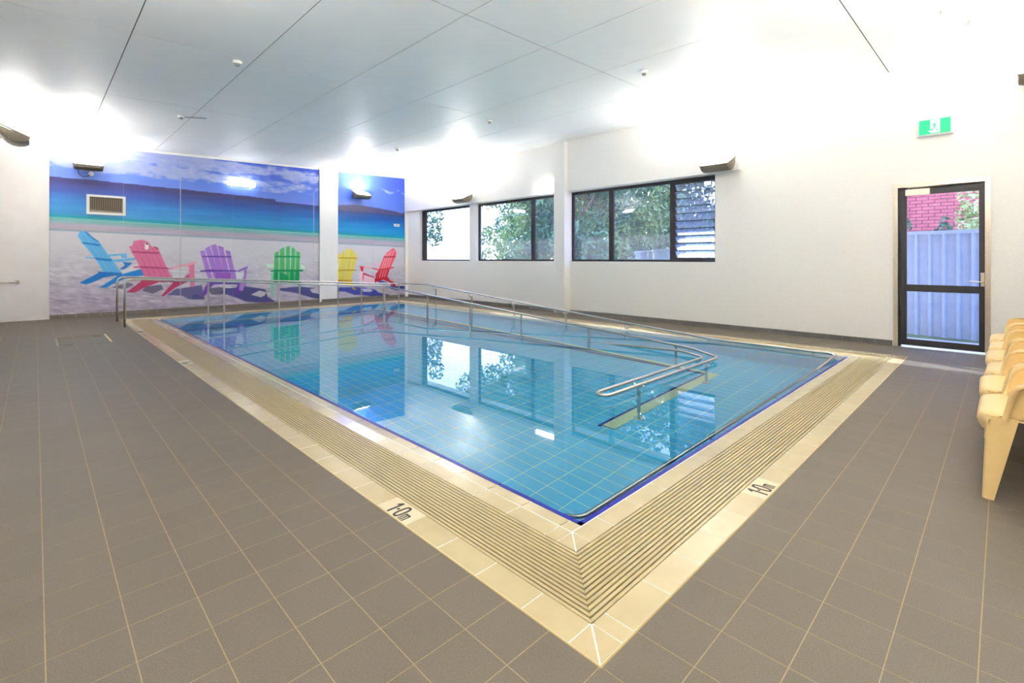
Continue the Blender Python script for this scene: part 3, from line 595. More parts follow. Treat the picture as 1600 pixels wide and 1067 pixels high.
# overflow channel and its grate
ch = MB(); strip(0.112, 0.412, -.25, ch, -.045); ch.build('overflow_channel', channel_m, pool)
NB = 14; pitch = 0.285 / NB
for sd in 'swne':
    L_ = PX1 if sd in 'sn' else PY1
    T_ = {'s': lambda u, v: (u, v), 'n': lambda u, v: (u, PY1 - v), 'w': lambda u, v: (v, u), 'e': lambda u, v: (PX1 - v, u)}[sd]
    for k in range(NB):
        d0 = 0.120 + pitch * k + pitch * .17; d1 = 0.120 + pitch * (k + 1) - pitch * .17
        q = [(d0 + .001, d0), (L_ - d0 - .001, d0), (L_ - d1 - .001, d1), (d1 + .001, d1)]
        top = [(*T_(*p), -.002) for p in q]; bot = [(x_, y_, -.022) for x_, y_, z_ in top]
        if sd in 'nw': top = top[::-1]; bot = bot[::-1]
        MB().prism(bot, top).build('grate_bar', grate_m, pool)
    cr = MB(); k = 0.42
    while k < L_ - .42:
        a = T_(k, .121); b = T_(k + .006, .404)
        cr.box((min(a[0], b[0]), min(a[1], b[1]), -.026), (max(a[0], b[0]), max(a[1], b[1]), -.009)); k += .06
    cr.build('cross_rib', grate_m, pool)['kind'] = 'stuff'

# depth marks
def mark(ox, oy, ux, uy, vx, vy, tile):
    """'1·0m' standing on (ox,oy), reading along u, letter tops towards v"""
    m = MB()
    def poly(pts):
        a = [(ox + ux * p + vx * q, oy + uy * p + vy * q, .0004) for p, q in pts]; b = [(x_, y_, .0012) for x_, y_, z_ in a]
        m.prism(a, b)
    poly([(0.012, .0), (.025, .0), (.025, .098), (.012, .098)]); poly([(.014, .098), (-.002, .080), (-.002, .066), (.014, .078)])
    poly([(.034, .043), (.047, .043), (.047, .057), (.034, .057)])
    n = 20; cx_, cy_, ro, hi_, ri, hj = .078, .049, .023, .050, .011, .038
    for i in range(n):
        t0, t1 = 2 * math.pi * i / n, 2 * math.pi * (i + 1) / n
        sgn = lambda v: math.copysign(abs(v) ** .7, v)
        P_ = lambda t, r_, h_: (cx_ + r_ * sgn(math.cos(t)), cy_ + h_ * sgn(math.sin(t)))
        poly([P_(t0, ri, hj), P_(t0, ro, hi_), P_(t1, ro, hi_), P_(t1, ri, hj)])
    for s_ in (.108, .1235, .139): poly([(s_, 0), (s_ + .008, 0), (s_ + .008, .050), (s_, .050)])
    poly([(.108, .046), (.145, .046), (.145, .056), (.108, .056)])
    t = m.build('depth_lettering', black_m, pool)
    (a0, b0, a1, b1) = tile
light_tile = noise_mat('pale_marker_tile', srgb(216, 203, 170), srgb(212, 199, 165), 8, .22)
for t_ in [(0.003, 1.088, .118, 1.334), (1.438, .003, 1.684, .118), (.003, 5.838, .118, 6.084)]:
    MB().box((t_[0], t_[1], -.004), (t_[2], t_[3], .0004)).build('marker_tile', light_tile, pool)
mark(.006, 1.272, 0, -1, 1, 0, (0, 0, 0, 0)); mark(1.488, .008, 1, 0, 0, 1, (0, 0, 0, 0)); mark(.006, 5.99, 0, -1, 1, 0, (0, 0, 0, 0)); mark(.006, 9.40, 0, -1, 1, 0, (0, 0, 0, 0))

# water
wa = MB(); nxw = 2
wa.add([(IX0 + .003, IY0 + .0, ZW), (IX1, IY0, ZW), (IX1, IY1, ZW), (IX0 + .003, IY1, ZW)], [(0, 1, 2, 3)])
wo_ = wa.build('pool_water', water_m); tag(wo_, 'still clear blue water filling the tiled indoor pool', 'water', kind='stuff')

# ================================================================ HANDRAILS
RR = 0.0175
def rail_thing(label, loc): return thing('handrail', label, 'handrail', loc)
ro_ = rail_thing('outer stainless handrail on the pool rim, along mural side, window side and near edge', (-.073, 11.3, 0))
def z_of(x): return .875 - .062 * (x + .07) if x > .3 else .875 - .062 * .37
zc = z_of(6.03)     # height at the far right corner
pts = [(-.073, 11.3, 0), (-.073, 11.3, .865), (.25, 11.3, z_of(.3)), (5.80, 11.3, z_of(5.8)), (6.03, 11.0, .60 - .62 * 0 - .09)]
def zs(y): return .022 + max(0, y - 2.2) * .0712
pts = [(-.073, 11.3, 0), (-.073, 11.3, .872), (.20, 11.3, .858), (5.75, 11.3, .535), (6.04, 11.0, .535), (6.04, 9.6, zs(9.6) + .01), (6.04, 2.2, .022), (6.04, 0.62, .020), (5.75, .62, .015), (4.40, .63, -.075), (0.70, .60, -.075), (.665, .72, -.11), (.665, .78, -.3)]
MB().tube(fillet(pts, .13, 6), RR, 12).build('rail', steel, ro_, smooth=True)
def post(x, y, z0, z1, parent, r=.0175, plate=True):
    MB().tube([(x, y, z0), (x, y, z1)], r, 12).build('post', steel, parent, smooth=False, angle=40)
    if plate: MB().tube([(x, y, z0), (x, y, z0 + .008)], .05, 16).build('base_plate', steel, parent, angle=40)
def zfar(x): return .858 - (x - .2) * (.323 / 5.55)
for x in (1.482, 2.956, 4.422, 5.75): post(x, 11.3, -.02, zfar(x) - .01, ro_, plate=False)
post(6.04, 10.98, -.3, .53, ro_, plate=False)
for y in (9.35, 7.912, 6.506, 5.085, 3.723):
    z = zs(y); post(6.13, y, -.02, z - .07, ro_, plate=False)
    MB().tube(fillet([(6.13, y, z - .10), (6.085, y, z - .115), (6.04, y, z - .07), (6.04, y, z - .015)], .04, 4), .009, 8).build('bracket', steel, ro_, smooth=True)
for y in (2.274, .90):
    MB().tube(fillet([(6.15, y, -.03), (6.06, y, -.05), (6.04, y, .005)], .04, 4), .009, 8).build('bracket', steel, ro_, smooth=True)
for x in (5.0, 3.6, 2.2, 1.0): MB().tube(fillet([(x, .50, -.09), (x, .59, -.13), (x, .605, -.09)], .04, 4), .009, 8).build('bracket', steel, ro_, smooth=True)
for z in (.14, .74): MB().tube([(-.073, 11.3, z), (-.073, 11.38, z)], .026, 12).build('collar', steel, ro_, smooth=True)

ri_ = rail_thing('inner stainless handrail standing in the water along the ramp kerb, ending in a loop', (-.073, 10.18, 0))
XI = 4.95
def zi(y): return .052 + (y - 1.95) * .0665
pts = [(-.073, 10.18, 0), (-.073, 10.18, .858), (.20, 10.18, .848), (4.75, 10.12, .555), (XI + .02, 9.85, .545), (XI, 2.02, .052), (4.72, 1.575, .03), (2.42, 1.575, .03)]
# rounded end loop
loop = fillet(pts, .12, 6)
cxl, cyl_ = 2.42, 1.64
for k in range(1, 8):
    t = math.pi * k / 8; loop.append(Vector((cxl - .065 * 1.2 * math.sin(t), cyl_ - .065 * math.cos(t), .03)))
loop += fillet([(2.42, 1.705, .03), (4.60, 1.705, .03), (4.80, 2.10, .03), (4.80, 3.3, -.02), (4.80, 3.6, -.2)], .1, 5)
MB().tube(loop, RR, 12).build('rail', steel, ri_, smooth=True)
for x in (1.496, 2.99, 4.469): post(x, 10.12, zr_far(x) - .02, .848 - (x - .2) * (.293 / 4.55) - .01, ri_, plate=False)
for y in (9.85, 8.023, 6.555, 5.141, 3.679, 2.241):
    post(XI, y, zr_side(y) + .01, zi(y) - .012, ri_)
for x in (4.56, 3.02):
    post(x, 1.66, ZF + .02, -.02, ri_)
    MB().tube(fillet([(x, 1.655, -.05), (x, 1.70, -.06), (x, 1.71, .02)], .03, 4), .009, 8).build('bracket', steel, ri_, smooth=True)
    MB().tube(fillet([(x, 1.655, -.05), (x, 1.61, -.06), (x, 1.60, .02)], .03, 4), .009, 8).build('bracket', steel, ri_, smooth=True)
for z in (.14, .74): MB().tube([(-.073, 10.18, z), (-.073, 10.24, z)], .026, 12).build('collar', steel, ri_, smooth=True)

gr = thing('grab_rail', 'short steel grab rail fixed to the white tiled wall left of the mural', 'grab rail', (-1.5, M - .035, .76))
MB().tube(fillet([(XL, M - .12, .77), (-1.50, M - .12, .77), (-1.47, M - .035, .77)], .03, 5), .017, 12).build('rail', steel, gr, smooth=True)
MB().tube([(-1.47, M - .043, .77), (-1.47, M - .035, .77)], .04, 16).build('flange', steel, gr, angle=40)

# ================================================================ WINDOWS AND DOOR
FW = 0.055
def window(name, y0, y1, mull, louvre_from=None, full_l=True, full_r=True):
    r = holder(name); xa, xb = W + .09, W + .15
    def bar(a, b, nm='frame_bar'): MB().box(a, b).build(nm, black_al, r)
    bar((xa, y0, ZS), (xb, y1, ZS + .042)); bar((xa, y0, ZT - .062), (xb, y1, ZT))
    edges = [y0] + mull + [y1]
    bar((xa, y0, ZS + .042), (xb, y0 + .045, ZT - .062)); bar((xa, y1 - (.20 if name == 'window_1' else .045), ZS + .042), (xb, y1, ZT - .062))
    for m in mull: bar((xa, m - .05, ZS + .042), (xb, m + .05, ZT - .062), 'mullion')
    for a, b in zip(edges[:-1], edges[1:]):
        if louvre_from is not None and a == y0: continue
        MB().box((W + .115, a + .02, ZS + .03), (W + .121, b - .02, ZT - .05)).build('pane', glass, r)
    return r
window('window_1', w1a, w1b, [])
window('window_2', w2a, w2b, [7.257])
w3 = window('window_3', w3a, w3b, [3.604, 4.992], louvre_from=1)
# louvre bay
edge_g = new_mat('green_glass_edge', srgb(46, 74, 60), 0.3)
nl = 10; za, zb = ZS + .075, ZT - .085; st_ = (zb - za) / nl
bay = MB().box((W + .085, w3a + .0, ZS), (W + .155, 3.56, ZS + .075)).box((W + .085, w3a, ZT - .08), (W + .155, 3.56, ZT)).build('louvre_sill', black_al, w3)
for k in range(nl):
    zc_ = za + st_ * (k + .5)
    q0 = (W + .075, zc_ + .058); q1 = (W + .165, zc_ - .062)      # inner edge up, outer edge down
    t = .005
    MB().prism([(q0[0], w3a + .03, q0[1]), (q1[0], w3a + .03, q1[1]), (q1[0], 3.55, q1[1]), (q0[0], 3.55, q0[1])],
               [(q0[0] + t, w3a + .03, q0[1] + t), (q1[0] + t, w3a + .03, q1[1] + t), (q1[0] + t, 3.55, q1[1] + t), (q0[0] + t, 3.55, q0[1] + t)]).build('louvre_blade', louvre_g, w3)
    MB().box((q0[0] - .004, w3a + .03, q0[1] - .004), (q0[0] + .004, 3.55, q0[1] + .010)).build('blade_edge', edge_g, w3)
    for yy in (w3a + .018, 3.548):
        MB().prism([(q0[0] - .004, yy, q0[1] - .02), (q1[0] - .004, yy, q1[1] - .02), (q1[0] - .004, yy + .012, q1[1] - .02), (q0[0] - .004, yy + .012, q0[1] - .02)],
                   [(q0[0] + .01, yy, q0[1] + .015), (q1[0] + .01, yy, q1[1] + .015), (q1[0] + .01, yy + .012, q1[1] + .015), (q0[0] + .01, yy + .012, q0[1] + .015)]).build('blade_clip', black_al, w3)

door = holder('door_1')
fr = MB(); fr.box((W - .018, .191, 0), (W + .12, .241, ZD)); fr.box((W - .018, da, 0), (W + .12, da + .052, ZD)); fr.box((W - .018, da + .052, ZD - .052), (W + .12, .191, ZD))
fr.build('door_frame', steel2, door)
jb = MB(); jb.box((W + .05, .166, 0), (W + .12, .191, ZD - .052)); jb.box((W + .05, da + .052, ZD - .075), (W + .12, .166, ZD - .052)); jb.build('door_stop', black_al, door)
X0, X1 = W + .03, W + .075
leaf = MB(); leaf.box((X0, .100, .030), (X1, .163, 2.192)); leaf.box((X0, -.679, .030), (X1, -.625, 2.192)); leaf.box((X0, -.625, 2.113), (X1, .100, 2.192)); leaf.box((X0, -.625, .779), (X1, .1, .873)); leaf.box((X0, -.625, .030), (X1, .1, .115))
leafo = leaf.build('door_leaf', black_al, door)
MB().box((W + .05, -.63, .87), (W + .056, .105, 2.12)).build('glass_pane', glass, leafo); MB().box((W + .05, -.63, .11), (W + .056, .105, .78)).build('glass_pane', glass, leafo)
MB().box((W - .03, -.149, 2.10), (W + .03, .107, 2.185)).build('door_closer', steel2, door)
MB().tube([(W - .01, .09, 2.205), (W + .0, -.385, 2.215)], .012, 8).build('closer_arm', steel, door)
hd = MB(); hd.box((W + .018, -.676, .875), (W + .03, -.640, 1.052)); hd.tube(fillet([(W + .03, -.656, .93), (W - .03, -.656, .93), (W - .03, -.54, .935)], .02, 4), .009, 10)
hd.build('door_handle', steel, door, angle=40)

# ================================================================ FLOODLIGHTS, BATTENS, SMALL FITTINGS
def flood(label, base, out, energy, arm=0.0, group='wall uplights'):
    """base: centre of the fitting on the wall; out: unit vector into the room"""
    bx, by, bz = base; ang = math.atan2(out[1], out[0])
    t = thing('floodlight', label, 'floodlight', base, group, local=True, rz=ang)
    hw = .235
    # side profile in (d, z): flat lit face on top, belly below
    prof = [(.09, .175), (.42, .020), (.435, -.004), (.425, -.030), (.37, -.062), (.30, -.075), (.23, -.065), (.17, -.030), (.12, .025), (.085, .080)]
    prof = [(d + arm, z) for d, z in prof]
    rows = []
    for s_, k in ((-1, .0), (-.97, .75), (-.80, 1.0), (.80, 1.0), (.97, .75), (1, .0)):
        c_ = (.27 + arm, .045); rows.append([((c_[0] + (d - c_[0]) * (0.86 + .14 * k)), s_ * hw, c_[1] + (z - c_[1]) * (.55 + .45 * k)) for d, z in prof])
    m = MB(); m.grid(rows, close=True); n = len(prof)
    m.f += [tuple(range(n - 1, -1, -1)), tuple(5 * n + k for k in range(n))]; m.fm += [0, 0]
    m.build('lamp_body', lamp_m, t, angle=35)
    rim = MB(); A_ = arm
    for s_ in (-1, 1): rim.prism([(A_ + .085, s_ * .228 - .010, .174), (A_ + .425, s_ * .228 - .010, .014), (A_ + .425, s_ * .228 + .010, .014), (A_ + .085, s_ * .228 + .010, .174)], [(A_ + .085, s_ * .228 - .010, .192), (A_ + .43, s_ * .228 - .010, .032), (A_ + .43, s_ * .228 + .010, .032), (A_ + .085, s_ * .228 + .010, .192)])
    rim.prism([(A_ + .415, -.236, .018), (A_ + .435, -.236, .010), (A_ + .435, .236, .010), (A_ + .415, .236, .018)], [(A_ + .415, -.236, .036), (A_ + .44, -.236, .028), (A_ + .44, .236, .028), (A_ + .415, .236, .036)])
    rim.build('rim', lamp_m, t)
    lens = MB().prism([(A_ + .10, -.215, .168), (A_ + .41, -.215, .023), (A_ + .41, .215, .023), (A_ + .10, .215, .168)], [(A_ + .102, -.215, .174), (A_ + .412, -.215, .029), (A_ + .412, .215, .029), (A_ + .102, .215, .174)])
    lens.build('lens', lamp_e, t)
    br = MB(); br.box((0, -.09, -.02), (.012, .09, .11)); br.prism([(0, -.02, -.01), (.15 + arm, -.02, .0), (.15 + arm, .02, .0), (0, .02, -.01)], [(0, -.02, .07), (.15 + arm, -.02, .05), (.15 + arm, .02, .05), (0, .02, .07)])
    br.build('wall_bracket', white_pl, t)
    ld = bpy.data.lights.new('flood_beam', 'AREA'); ld.shape = 'RECTANGLE'; ld.size = .30; ld.size_y = .40; ld.energy = energy; ld.color = (1.0, 0.965, 0.935)
    lo = bpy.data.objects.new('flood_beam', ld); COL.objects.link(lo); lo.parent = t
    d = Vector((.30, 0, 1.0)); lo.location = (.26 + arm, 0, .125); lo.rotation_euler = (-d).to_track_quat('Z', 'Y').to_euler()
    lo.visible_camera = True
    return t
f1 = flood('dark floodlight on the mural above the square vent, cable hanging below', (-.43, M - .006, 3.13), (0, -1), [30,38,42,33,26,19][0])
# its cable and white junction box
bxo = MB(); bxo.tube([(.0, .06, -.10), (.05, .06, -.10)], .045, 14); o = bxo.build('junction_box', white_pl, f1, angle=40)
cbo = MB().tube(fillet([(.10, -.14, 0.0), (.05, -.15, -.12), (.05, -.05, -.20), (.05, .05, -.12)], .07, 5), .006, 6); cbo.build('cable', black_al, f1, smooth=True)
flood('pale silver floodlight on the narrow right-hand part of the mural', (5.70, M - .006, 3.07), (0, -1), [30,38,42,33,26,19][1])
flood('floodlight above the gap between the two far windows', (W - .09, 9.45, 2.81), (-1, 0), [30,38,42,33,26,19][2])
flood('floodlight above the louvre window, right by the white bulkhead end', (W - .09, 2.56, 2.78), (-1, 0), [30,38,42,33,26,19][3])
flood('black floodlight jutting in from the left wall at the picture edge', (XL, 10.15, 3.12), (1, 0), [30,38,42,33,26,19][4], arm=.09)
flood('floodlight high on the wall right of the exit sign, cut by the picture edge', (W, -1.20, 3.36), (-1, 0), [30,38,42,33,26,19][5])
def batten(label, loc, size, ax):
    t = thing('batten_light', label, 'light', loc)
    x_, y_, z_ = loc; l, h = size
    if ax == 'x':
        MB().box((x_ - l / 2, y_ - .03, z_ - h / 2), (x_ + l / 2, y_, z_ + h / 2)).build('base', white_pl, t); MB().box((x_ - l / 2 + .01, y_ - .085, z_ - h / 2 + .01), (x_ + l / 2 - .01, y_ - .03, z_ + h / 2 - .01)).build('diffuser', batten_e, t)
    else:
        MB().box((x_ - .03, y_ - l / 2, z_ - h / 2), (x_, y_ + l / 2, z_ + h / 2)).build('base', white_pl, t); MB().box((x_ - .085, y_ - l / 2 + .01, z_ - h / 2 + .01), (x_ - .03, y_ + l / 2 - .01, z_ + h / 2 - .01)).build('diffuser', batten_e, t)
batten('long lit white batten light on the mural sky', (2.52, M - .006, 3.125), (.64, .13), 'x')
batten('lit white batten light above the second window by the column', (W - .09, 6.62, 2.84), (.60, .12), 'y')
# ceiling luminaire near the camera's right
cl = thing('ceiling_light', 'lit white ceiling light at the top right, lost in its own glare', 'light', (5.62, -.62, hc(5.62)))
MB().box((5.50, -.92, hc(5.5) - .045), (5.66, -.40, hc(5.66))).build('base', white_pl, cl); MB().box((5.52, -.90, hc(5.5) - .09), (5.64, -.42, hc(5.5) - .045)).build('diffuser', batten_e, cl)
MB().tube([(5.66, -.62, hc(5.7) - .06), (5.78, -.58, hc(5.7) - .14)], .008, 8).build('stay', grey_pl, cl)
for k_, y_ in enumerate((2.9, -0.4)): flood('floodlight on the left wall nearer the camera, ' + ('farther' if k_ == 0 else 'nearest') + ' one, outside the picture', (XL, y_, 3.12), (1, 0), 46, arm=.09)
for lx, ly in [(0.4, YN), (3.6, YN)]:  # unseen rear lamps, added to brighten the room near the camera
    ld = bpy.data.lights.new('added_rear_beam', 'AREA'); ld.size = .4; ld.energy = 58; ld.color = (1.0, 0.965, 0.935)
    t = flood('floodlight added for fill light on the wall behind the camera, ' + ('left' if lx < 2 else 'right') + ' of the two', (lx, YN, 3.0), (0, 1), 58)

vt = thing('air_vent', 'square white-framed ventilation grille in the mural sea', 'vent', (-.12, M - .006, 2.38))
VX0, VX1, VZ0, VZ1 = -.445, .207, 2.175, 2.595
fv = MB(); y0, y1 = M - .035, M - .004
fv.box((VX0, y0, VZ0), (VX1, y1, VZ0 + .05)); fv.box((VX0, y0, VZ1 - .045), (VX1, y1, VZ1)); fv.box((VX0, y0, VZ0 + .05), (VX0 + .05, y1, VZ1 - .045)); fv.box((VX1 - .05, y0, VZ0 + .05), (VX1, y1, VZ1 - .045))
fv.build('frame', white_pl, vt)
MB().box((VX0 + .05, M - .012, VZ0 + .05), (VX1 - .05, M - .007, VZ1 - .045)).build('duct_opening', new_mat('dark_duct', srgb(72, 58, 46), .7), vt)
mesh_m = new_mat('dull_wire_mesh', srgb(150, 138, 118), .5)
for k in range(15):
    xx = VX0 + .075 + k * .036; MB().box((xx, M - .026, VZ0 + .05), (xx + .006, M - .020, VZ1 - .045)).build('grille_bar', mesh_m, vt)
for k in range(9):
    zz = VZ0 + .08 + k * .031; MB().box((VX0 + .05, M - .022, zz), (VX1 - .05, M - .017, zz + .004)).build('cross_wire', mesh_m, vt)
rub = MB().prism([(VX0 + .06, M - .020, VZ0 + .05), (VX1 - .06, M - .020, VZ0 + .05), (VX1 - .06, M - .012, VZ0 + .05), (VX0 + .06, M - .012, VZ0 + .05)], [(VX0 + .06, M - .018, VZ0 + .10), (VX1 - .06, M - .018, VZ0 + .08), (VX1 - .06, M - .012, VZ0 + .08), (VX0 + .06, M - .012, VZ0 + .10)]); rub.build('damper_edge', grey_pl, vt)

sn = thing('wall_sensor', 'small white sensor box on the right-hand mural part near the corner', 'sensor', (7.02, M - .006, 2.29))
MB().box((6.93, M - .04, 2.255), (7.12, M - .006, 2.335)).build('housing', white_pl, sn); MB().box((6.97, M - .044, 2.28), (7.08, M - .04, 2.315)).build('sensor_window', grey_pl, sn)

def detector(label, x, y, arm=False):
    z = hc(x); t = thing('ceiling_detector', label, 'detector', (x, y, z), 'ceiling detectors')
    m = MB(); rows = []
    for r, dz in ((.055, 0), (.055, -.018), (.045, -.032)): rows.append([(x + r * math.cos(a), y + r * math.sin(a), z + dz) for a in [2 * math.pi * k / 20 for k in range(20)]])
    m.grid(rows, close=True); m.f += [tuple(2 * 20 + k for k in range(20))]; m.fm += [0]; m.build('base', white_pl, t, angle=40)
    m = MB(); rows = []
    for r, dz in ((.028, -.032), (.028, -.050), (.016, -.058)): rows.append([(x + r * math.cos(a), y + r * math.sin(a), z + dz) for a in [2 * math.pi * k / 16 for k in range(16)]])
    m.grid(rows, close=True); m.f += [tuple(2 * 16 + k for k in range(16))]; m.fm += [0]; m.build('sensor_head', grey_pl, t, angle=40)
    if arm: MB().tube([(x + .04, y - .02, z - .02), (x + .34, y - .18, z - .012)], .008, 6).build('conduit', grey_pl, t)
detector('round white ceiling detector nearest the top left', .585, 5.85)
detector('round white ceiling detector with a thin conduit, above the vent', .58, 9.08, True)
detector('round white ceiling detector right of the middle of the ceiling', 4.744, 2.60)
detector('small ceiling detector over the pool between the two halves of the ceiling', 4.806, 5.83)
detector('farthest small ceiling detector, above the far right corner of the pool', 4.814, 9.04)

# exit sign
es = thing('exit_sign', 'lit green running-man exit sign above the door', 'exit sign', (W - .05, -.2, 3.0))
body = MB(); rows = []
for z_, bulge in ((2.885, .0), (2.90, .02), (2.95, .032), (3.0, .036), (3.05, .032), (3.10, .02), (3.115, 0)):
    rows.append([(W, .0 - .385, z_), (W - .035 - bulge * .3, -.385, z_), (W - .05 - bulge * .3, -.36, z_), (W - .05 - bulge * .3, -.045, z_), (W - .035 - bulge * .3, -.018, z_), (W, -.018, z_)])
body.grid(rows); body.f += [tuple(range(6)), tuple(6 * 6 + k for k in range(5, -1, -1))]; body.fm += [0, 0]
body.build('housing', new_mat('translucent_white_housing', srgb(236, 234, 244), .4), es)
green_m = new_mat('lit_green_legend', srgb(0, 168, 96), .4, emit=srgb(0, 186, 104), estr=.55); pic_m = new_mat('lit_white_pictogram', srgb(250, 255, 252), .4, emit=(1, 1, 1, 1), estr=.6)
XF = W - .063
MB().box((XF, -.362, 2.905), (XF + .004, -.042, 3.098)).build('legend_face', green_m, es)
def flat(nm, polys, m_, xo):
    mm = MB()
    for P in polys:
        a = [(XF - xo, y_, z_) for y_, z_ in P]; b = [(XF - xo - .0012, y_, z_) for y_, z_ in P]; mm.prism(a, b)
    return mm.build(nm, m_, es)
cY = -.205; U = lambda y_, z_: (cY - y_, 3.0 + z_)      # y_ grows to the right as seen from the room
flat('door_symbol', [[U(-.045, -.085), U(.05, -.085), U(.05, .088), U(-.045, .088)]], pic_m, 0)
man = [[U(.002, .05), U(.018, .05), U(.018, .068), U(.002, .068)],                      # head
       [U(-.012, .04), U(.012, .045), U(.006, -.005), U(-.014, -.008)],                     # torso
       [U(-.012, .04), U(-.034, .022), U(-.040, .0), U(-.031, -.003), U(-.025, .015), U(-.008, .024)],    # trailing arm
       [U(.008, .042), U(.022, .020), U(.042, .014), U(.042, .023), U(.026, .030), U(.014, .045)],        # leading arm
       [U(-.014, -.006), U(-.002, -.008), U(-.020, -.04), U(-.058, -.046), U(-.058, -.057), U(-.026, -.054)],  # trailing leg
       [U(-.006, -.006), U(.006, -.004), U(.022, -.03), U(.030, -.072), U(.040, -.072), U(.040, -.082), U(.020, -.080), U(.012, -.038)]]
flat('running_figure', man, green_m, .0014)
flat('arrow_tail', [[U(-.066, -.062), U(-.03, -.062), U(-.03, -.052), U(-.066, -.052)]], pic_m, .0)

# ================================================================ CHAIRS
def chair_mesh_parts(root):
    """moulded plastic armchair facing +y, width along x, origin on the floor under its front edge's middle"""
    hw = .265
    # seat shell with rolled front
    rows = []
    prof = [(.004, .345), (.016, .368), (.024, .395), (.020, .416), (.006, .432), (-.02, .441), (-.07, .443), (-.16, .436), (-.28, .426), (-.40, .418), (-.45, .420)]
    for y_, z_ in prof:
        rr = []
        for s_ in (-1, -.96, -.8, -.4, 0, .4, .8, .96, 1):
            dz = -.012 * (1 - s_ * s_) if y_ < -.05 else 0
            cut = .045 * max(0, abs(s_) - .8) / .2 if y_ > -.05 else 0
            rr.append((s_ * hw, y_ - cut, z_ + dz - (.012 if abs(s_) > .98 else 0)))
        rows.append(rr)
    m = MB(); m.grid([r[::-1] for r in rows]); und = [[(x_, y_ - (.012 if z_ < .43 and y_ > -.04 else 0), z_ - .014) for x_, y_, z_ in r] for r in rows]; m.grid(und)
    n = 9; R = len(rows); off = n * R
    for i in range(R - 1):
        m.f += [(i * n + n - 1, (i + 1) * n + n - 1, off + (i + 1) * n + 0, off + i * n + 0), (i * n, off + i * n + n - 1, off + (i + 1) * n + n - 1, (i + 1) * n)]; m.fm += [0, 0]
    m.f += [tuple(range(n)) + tuple(off + n - 1 - k for k in range(n))[::-1]] if False else []
    m.build('seat', chair_m, root, smooth=True)
    # front legs: broad L section that narrows to the floor
    for s_ in (-1, 1):
        L = MB(); rows = []
        for t in (0, .25, .5, .75, 1):
            z_ = .425 * (1 - t); wf = .135 - .092 * t; xo = s_ * (hw + .022 * t); wy = .12 - .075 * t; yf = -.012 + .014 * t; th = .012
            rows.append([(xo, yf - wy, z_), (xo, yf - .02, z_), (xo - s_ * .006, yf - .006, z_), (xo - s_ * .02, yf, z_), (xo - s_ * wf, yf, z_), (xo - s_ * wf, yf - th, z_), (xo - s_ * (.02 + th * .3), yf - th, z_), (xo - s_ * th, yf - .02 - th, z_), (xo - s_ * th, yf - wy, z_)])
        L.grid(rows, close=True); k9 = 9
        L.f += [tuple(4 * k9 + k for k in range(9))]; L.fm += [0]
        L.build('leg', chair_m, root, angle=35)
        B_ = MB(); rows = []
        for t in (0, .5, 1):
            z_ = .42 * (1 - t); wf = .07 - .03 * t; xo = s_ * (hw - .02 + .02 * t); yf = -.44 - .07 * t; th = .012
            rows.append([(xo, yf + .07 - .03 * t, z_), (xo, yf, z_), (xo - s_ * wf, yf, z_), (xo - s_ * wf, yf + th, z_), (xo - s_ * th, yf + th, z_), (xo - s_ * th, yf + .07 - .03 * t, z_)])
        B_.grid(rows, close=True); B_.f += [tuple(12 + k for k in range(6))]; B_.fm += [0]
        B_.build('leg', chair_m, root, angle=35)
        # solid side panel and rounded arm
        A = MB(); n_ = 14
        # outline of the arm from the front foot of the panel up and back
        out = [(-.080, .43), (-.095, .50), (-.108, .565), (-.125, .597), (-.155, .614), (-.22, .620), (-.32, .618), (-.40, .622), (-.47, .63)]
        rows = []
        for i, (y_, z_) in enumerate(out):
            wtop = .022 + .018 * min(1, max(0, (i - 1) / 4)); x_i = s_ * (hw - .012); x_o = s_ * (hw + wtop)
            a_, b_ = (x_i, x_o)
            rows.append([(a_, y_, z_), (b_, y_ + (.010 if i < 4 else 0), z_ - .004), (b_ + s_ * .004, y_, z_ - .018), (b_ - s_ * .008, y_ - .012 if i < 4 else y_, z_ - .022), (a_ + s_ * .008, y_ - .012 if i < 4 else y_, z_ - .014)])
        A.grid(rows, close=True); A.f += [tuple(range(5)), tuple((len(rows) - 1) * 5 + k for k in range(4, -1, -1))]; A.fm += [0, 0]
        A.build('arm', chair_m, root, smooth=True)
        P_ = MB(); ins = [(y_ - .008, min(z_, .61) - .008) for y_, z_ in out]
        # closed panel between seat and arm; a shade-brown bar stands in for its slot
        poly = ins + [(-.47, .42), (-.082, .42)]
        a = [(s_ * (hw - .006), y_, z_) for y_, z_ in poly]; b = [(s_ * (hw - .016), y_, z_) for y_, z_ in poly]
        P_.prism(a, b); P_.build('side_panel', chair_m, root)
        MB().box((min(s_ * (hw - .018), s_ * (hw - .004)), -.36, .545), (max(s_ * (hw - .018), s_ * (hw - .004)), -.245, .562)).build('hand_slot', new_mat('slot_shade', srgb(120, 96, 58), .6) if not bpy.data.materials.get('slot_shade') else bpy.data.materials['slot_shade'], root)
    # back
    B = MB(); rows = []
    for t in [i / 8 for i in range(9)]:
        z_ = .415 + .42 * t; yb = -.43 - .10 * t
        wv = hw * (1 - .10 * t * t) * (1 if t < .88 else .93 if t < .99 else .80)
        rows.append([(s_ * wv, yb - .035 * (1 - s_ * s_), z_ - (.0 if t < 1 else .01 * abs(s_))) for s_ in (-1, -.75, -.4, 0, .4, .75, 1)])
    B.grid(rows); B.grid([[(x_, y_ - .012, z_) for x_, y_, z_ in r][::-1] for r in rows]); n = 7; R = 9; off = n * R
    for i in range(R - 1):
        B.f += [(i * n, (i + 1) * n, off + (i + 1) * n + n - 1, off + i * n + n - 1), (i * n + n - 1, off + i * n, off + (i + 1) * n, (i + 1) * n + n - 1)]; B.fm += [0, 0]
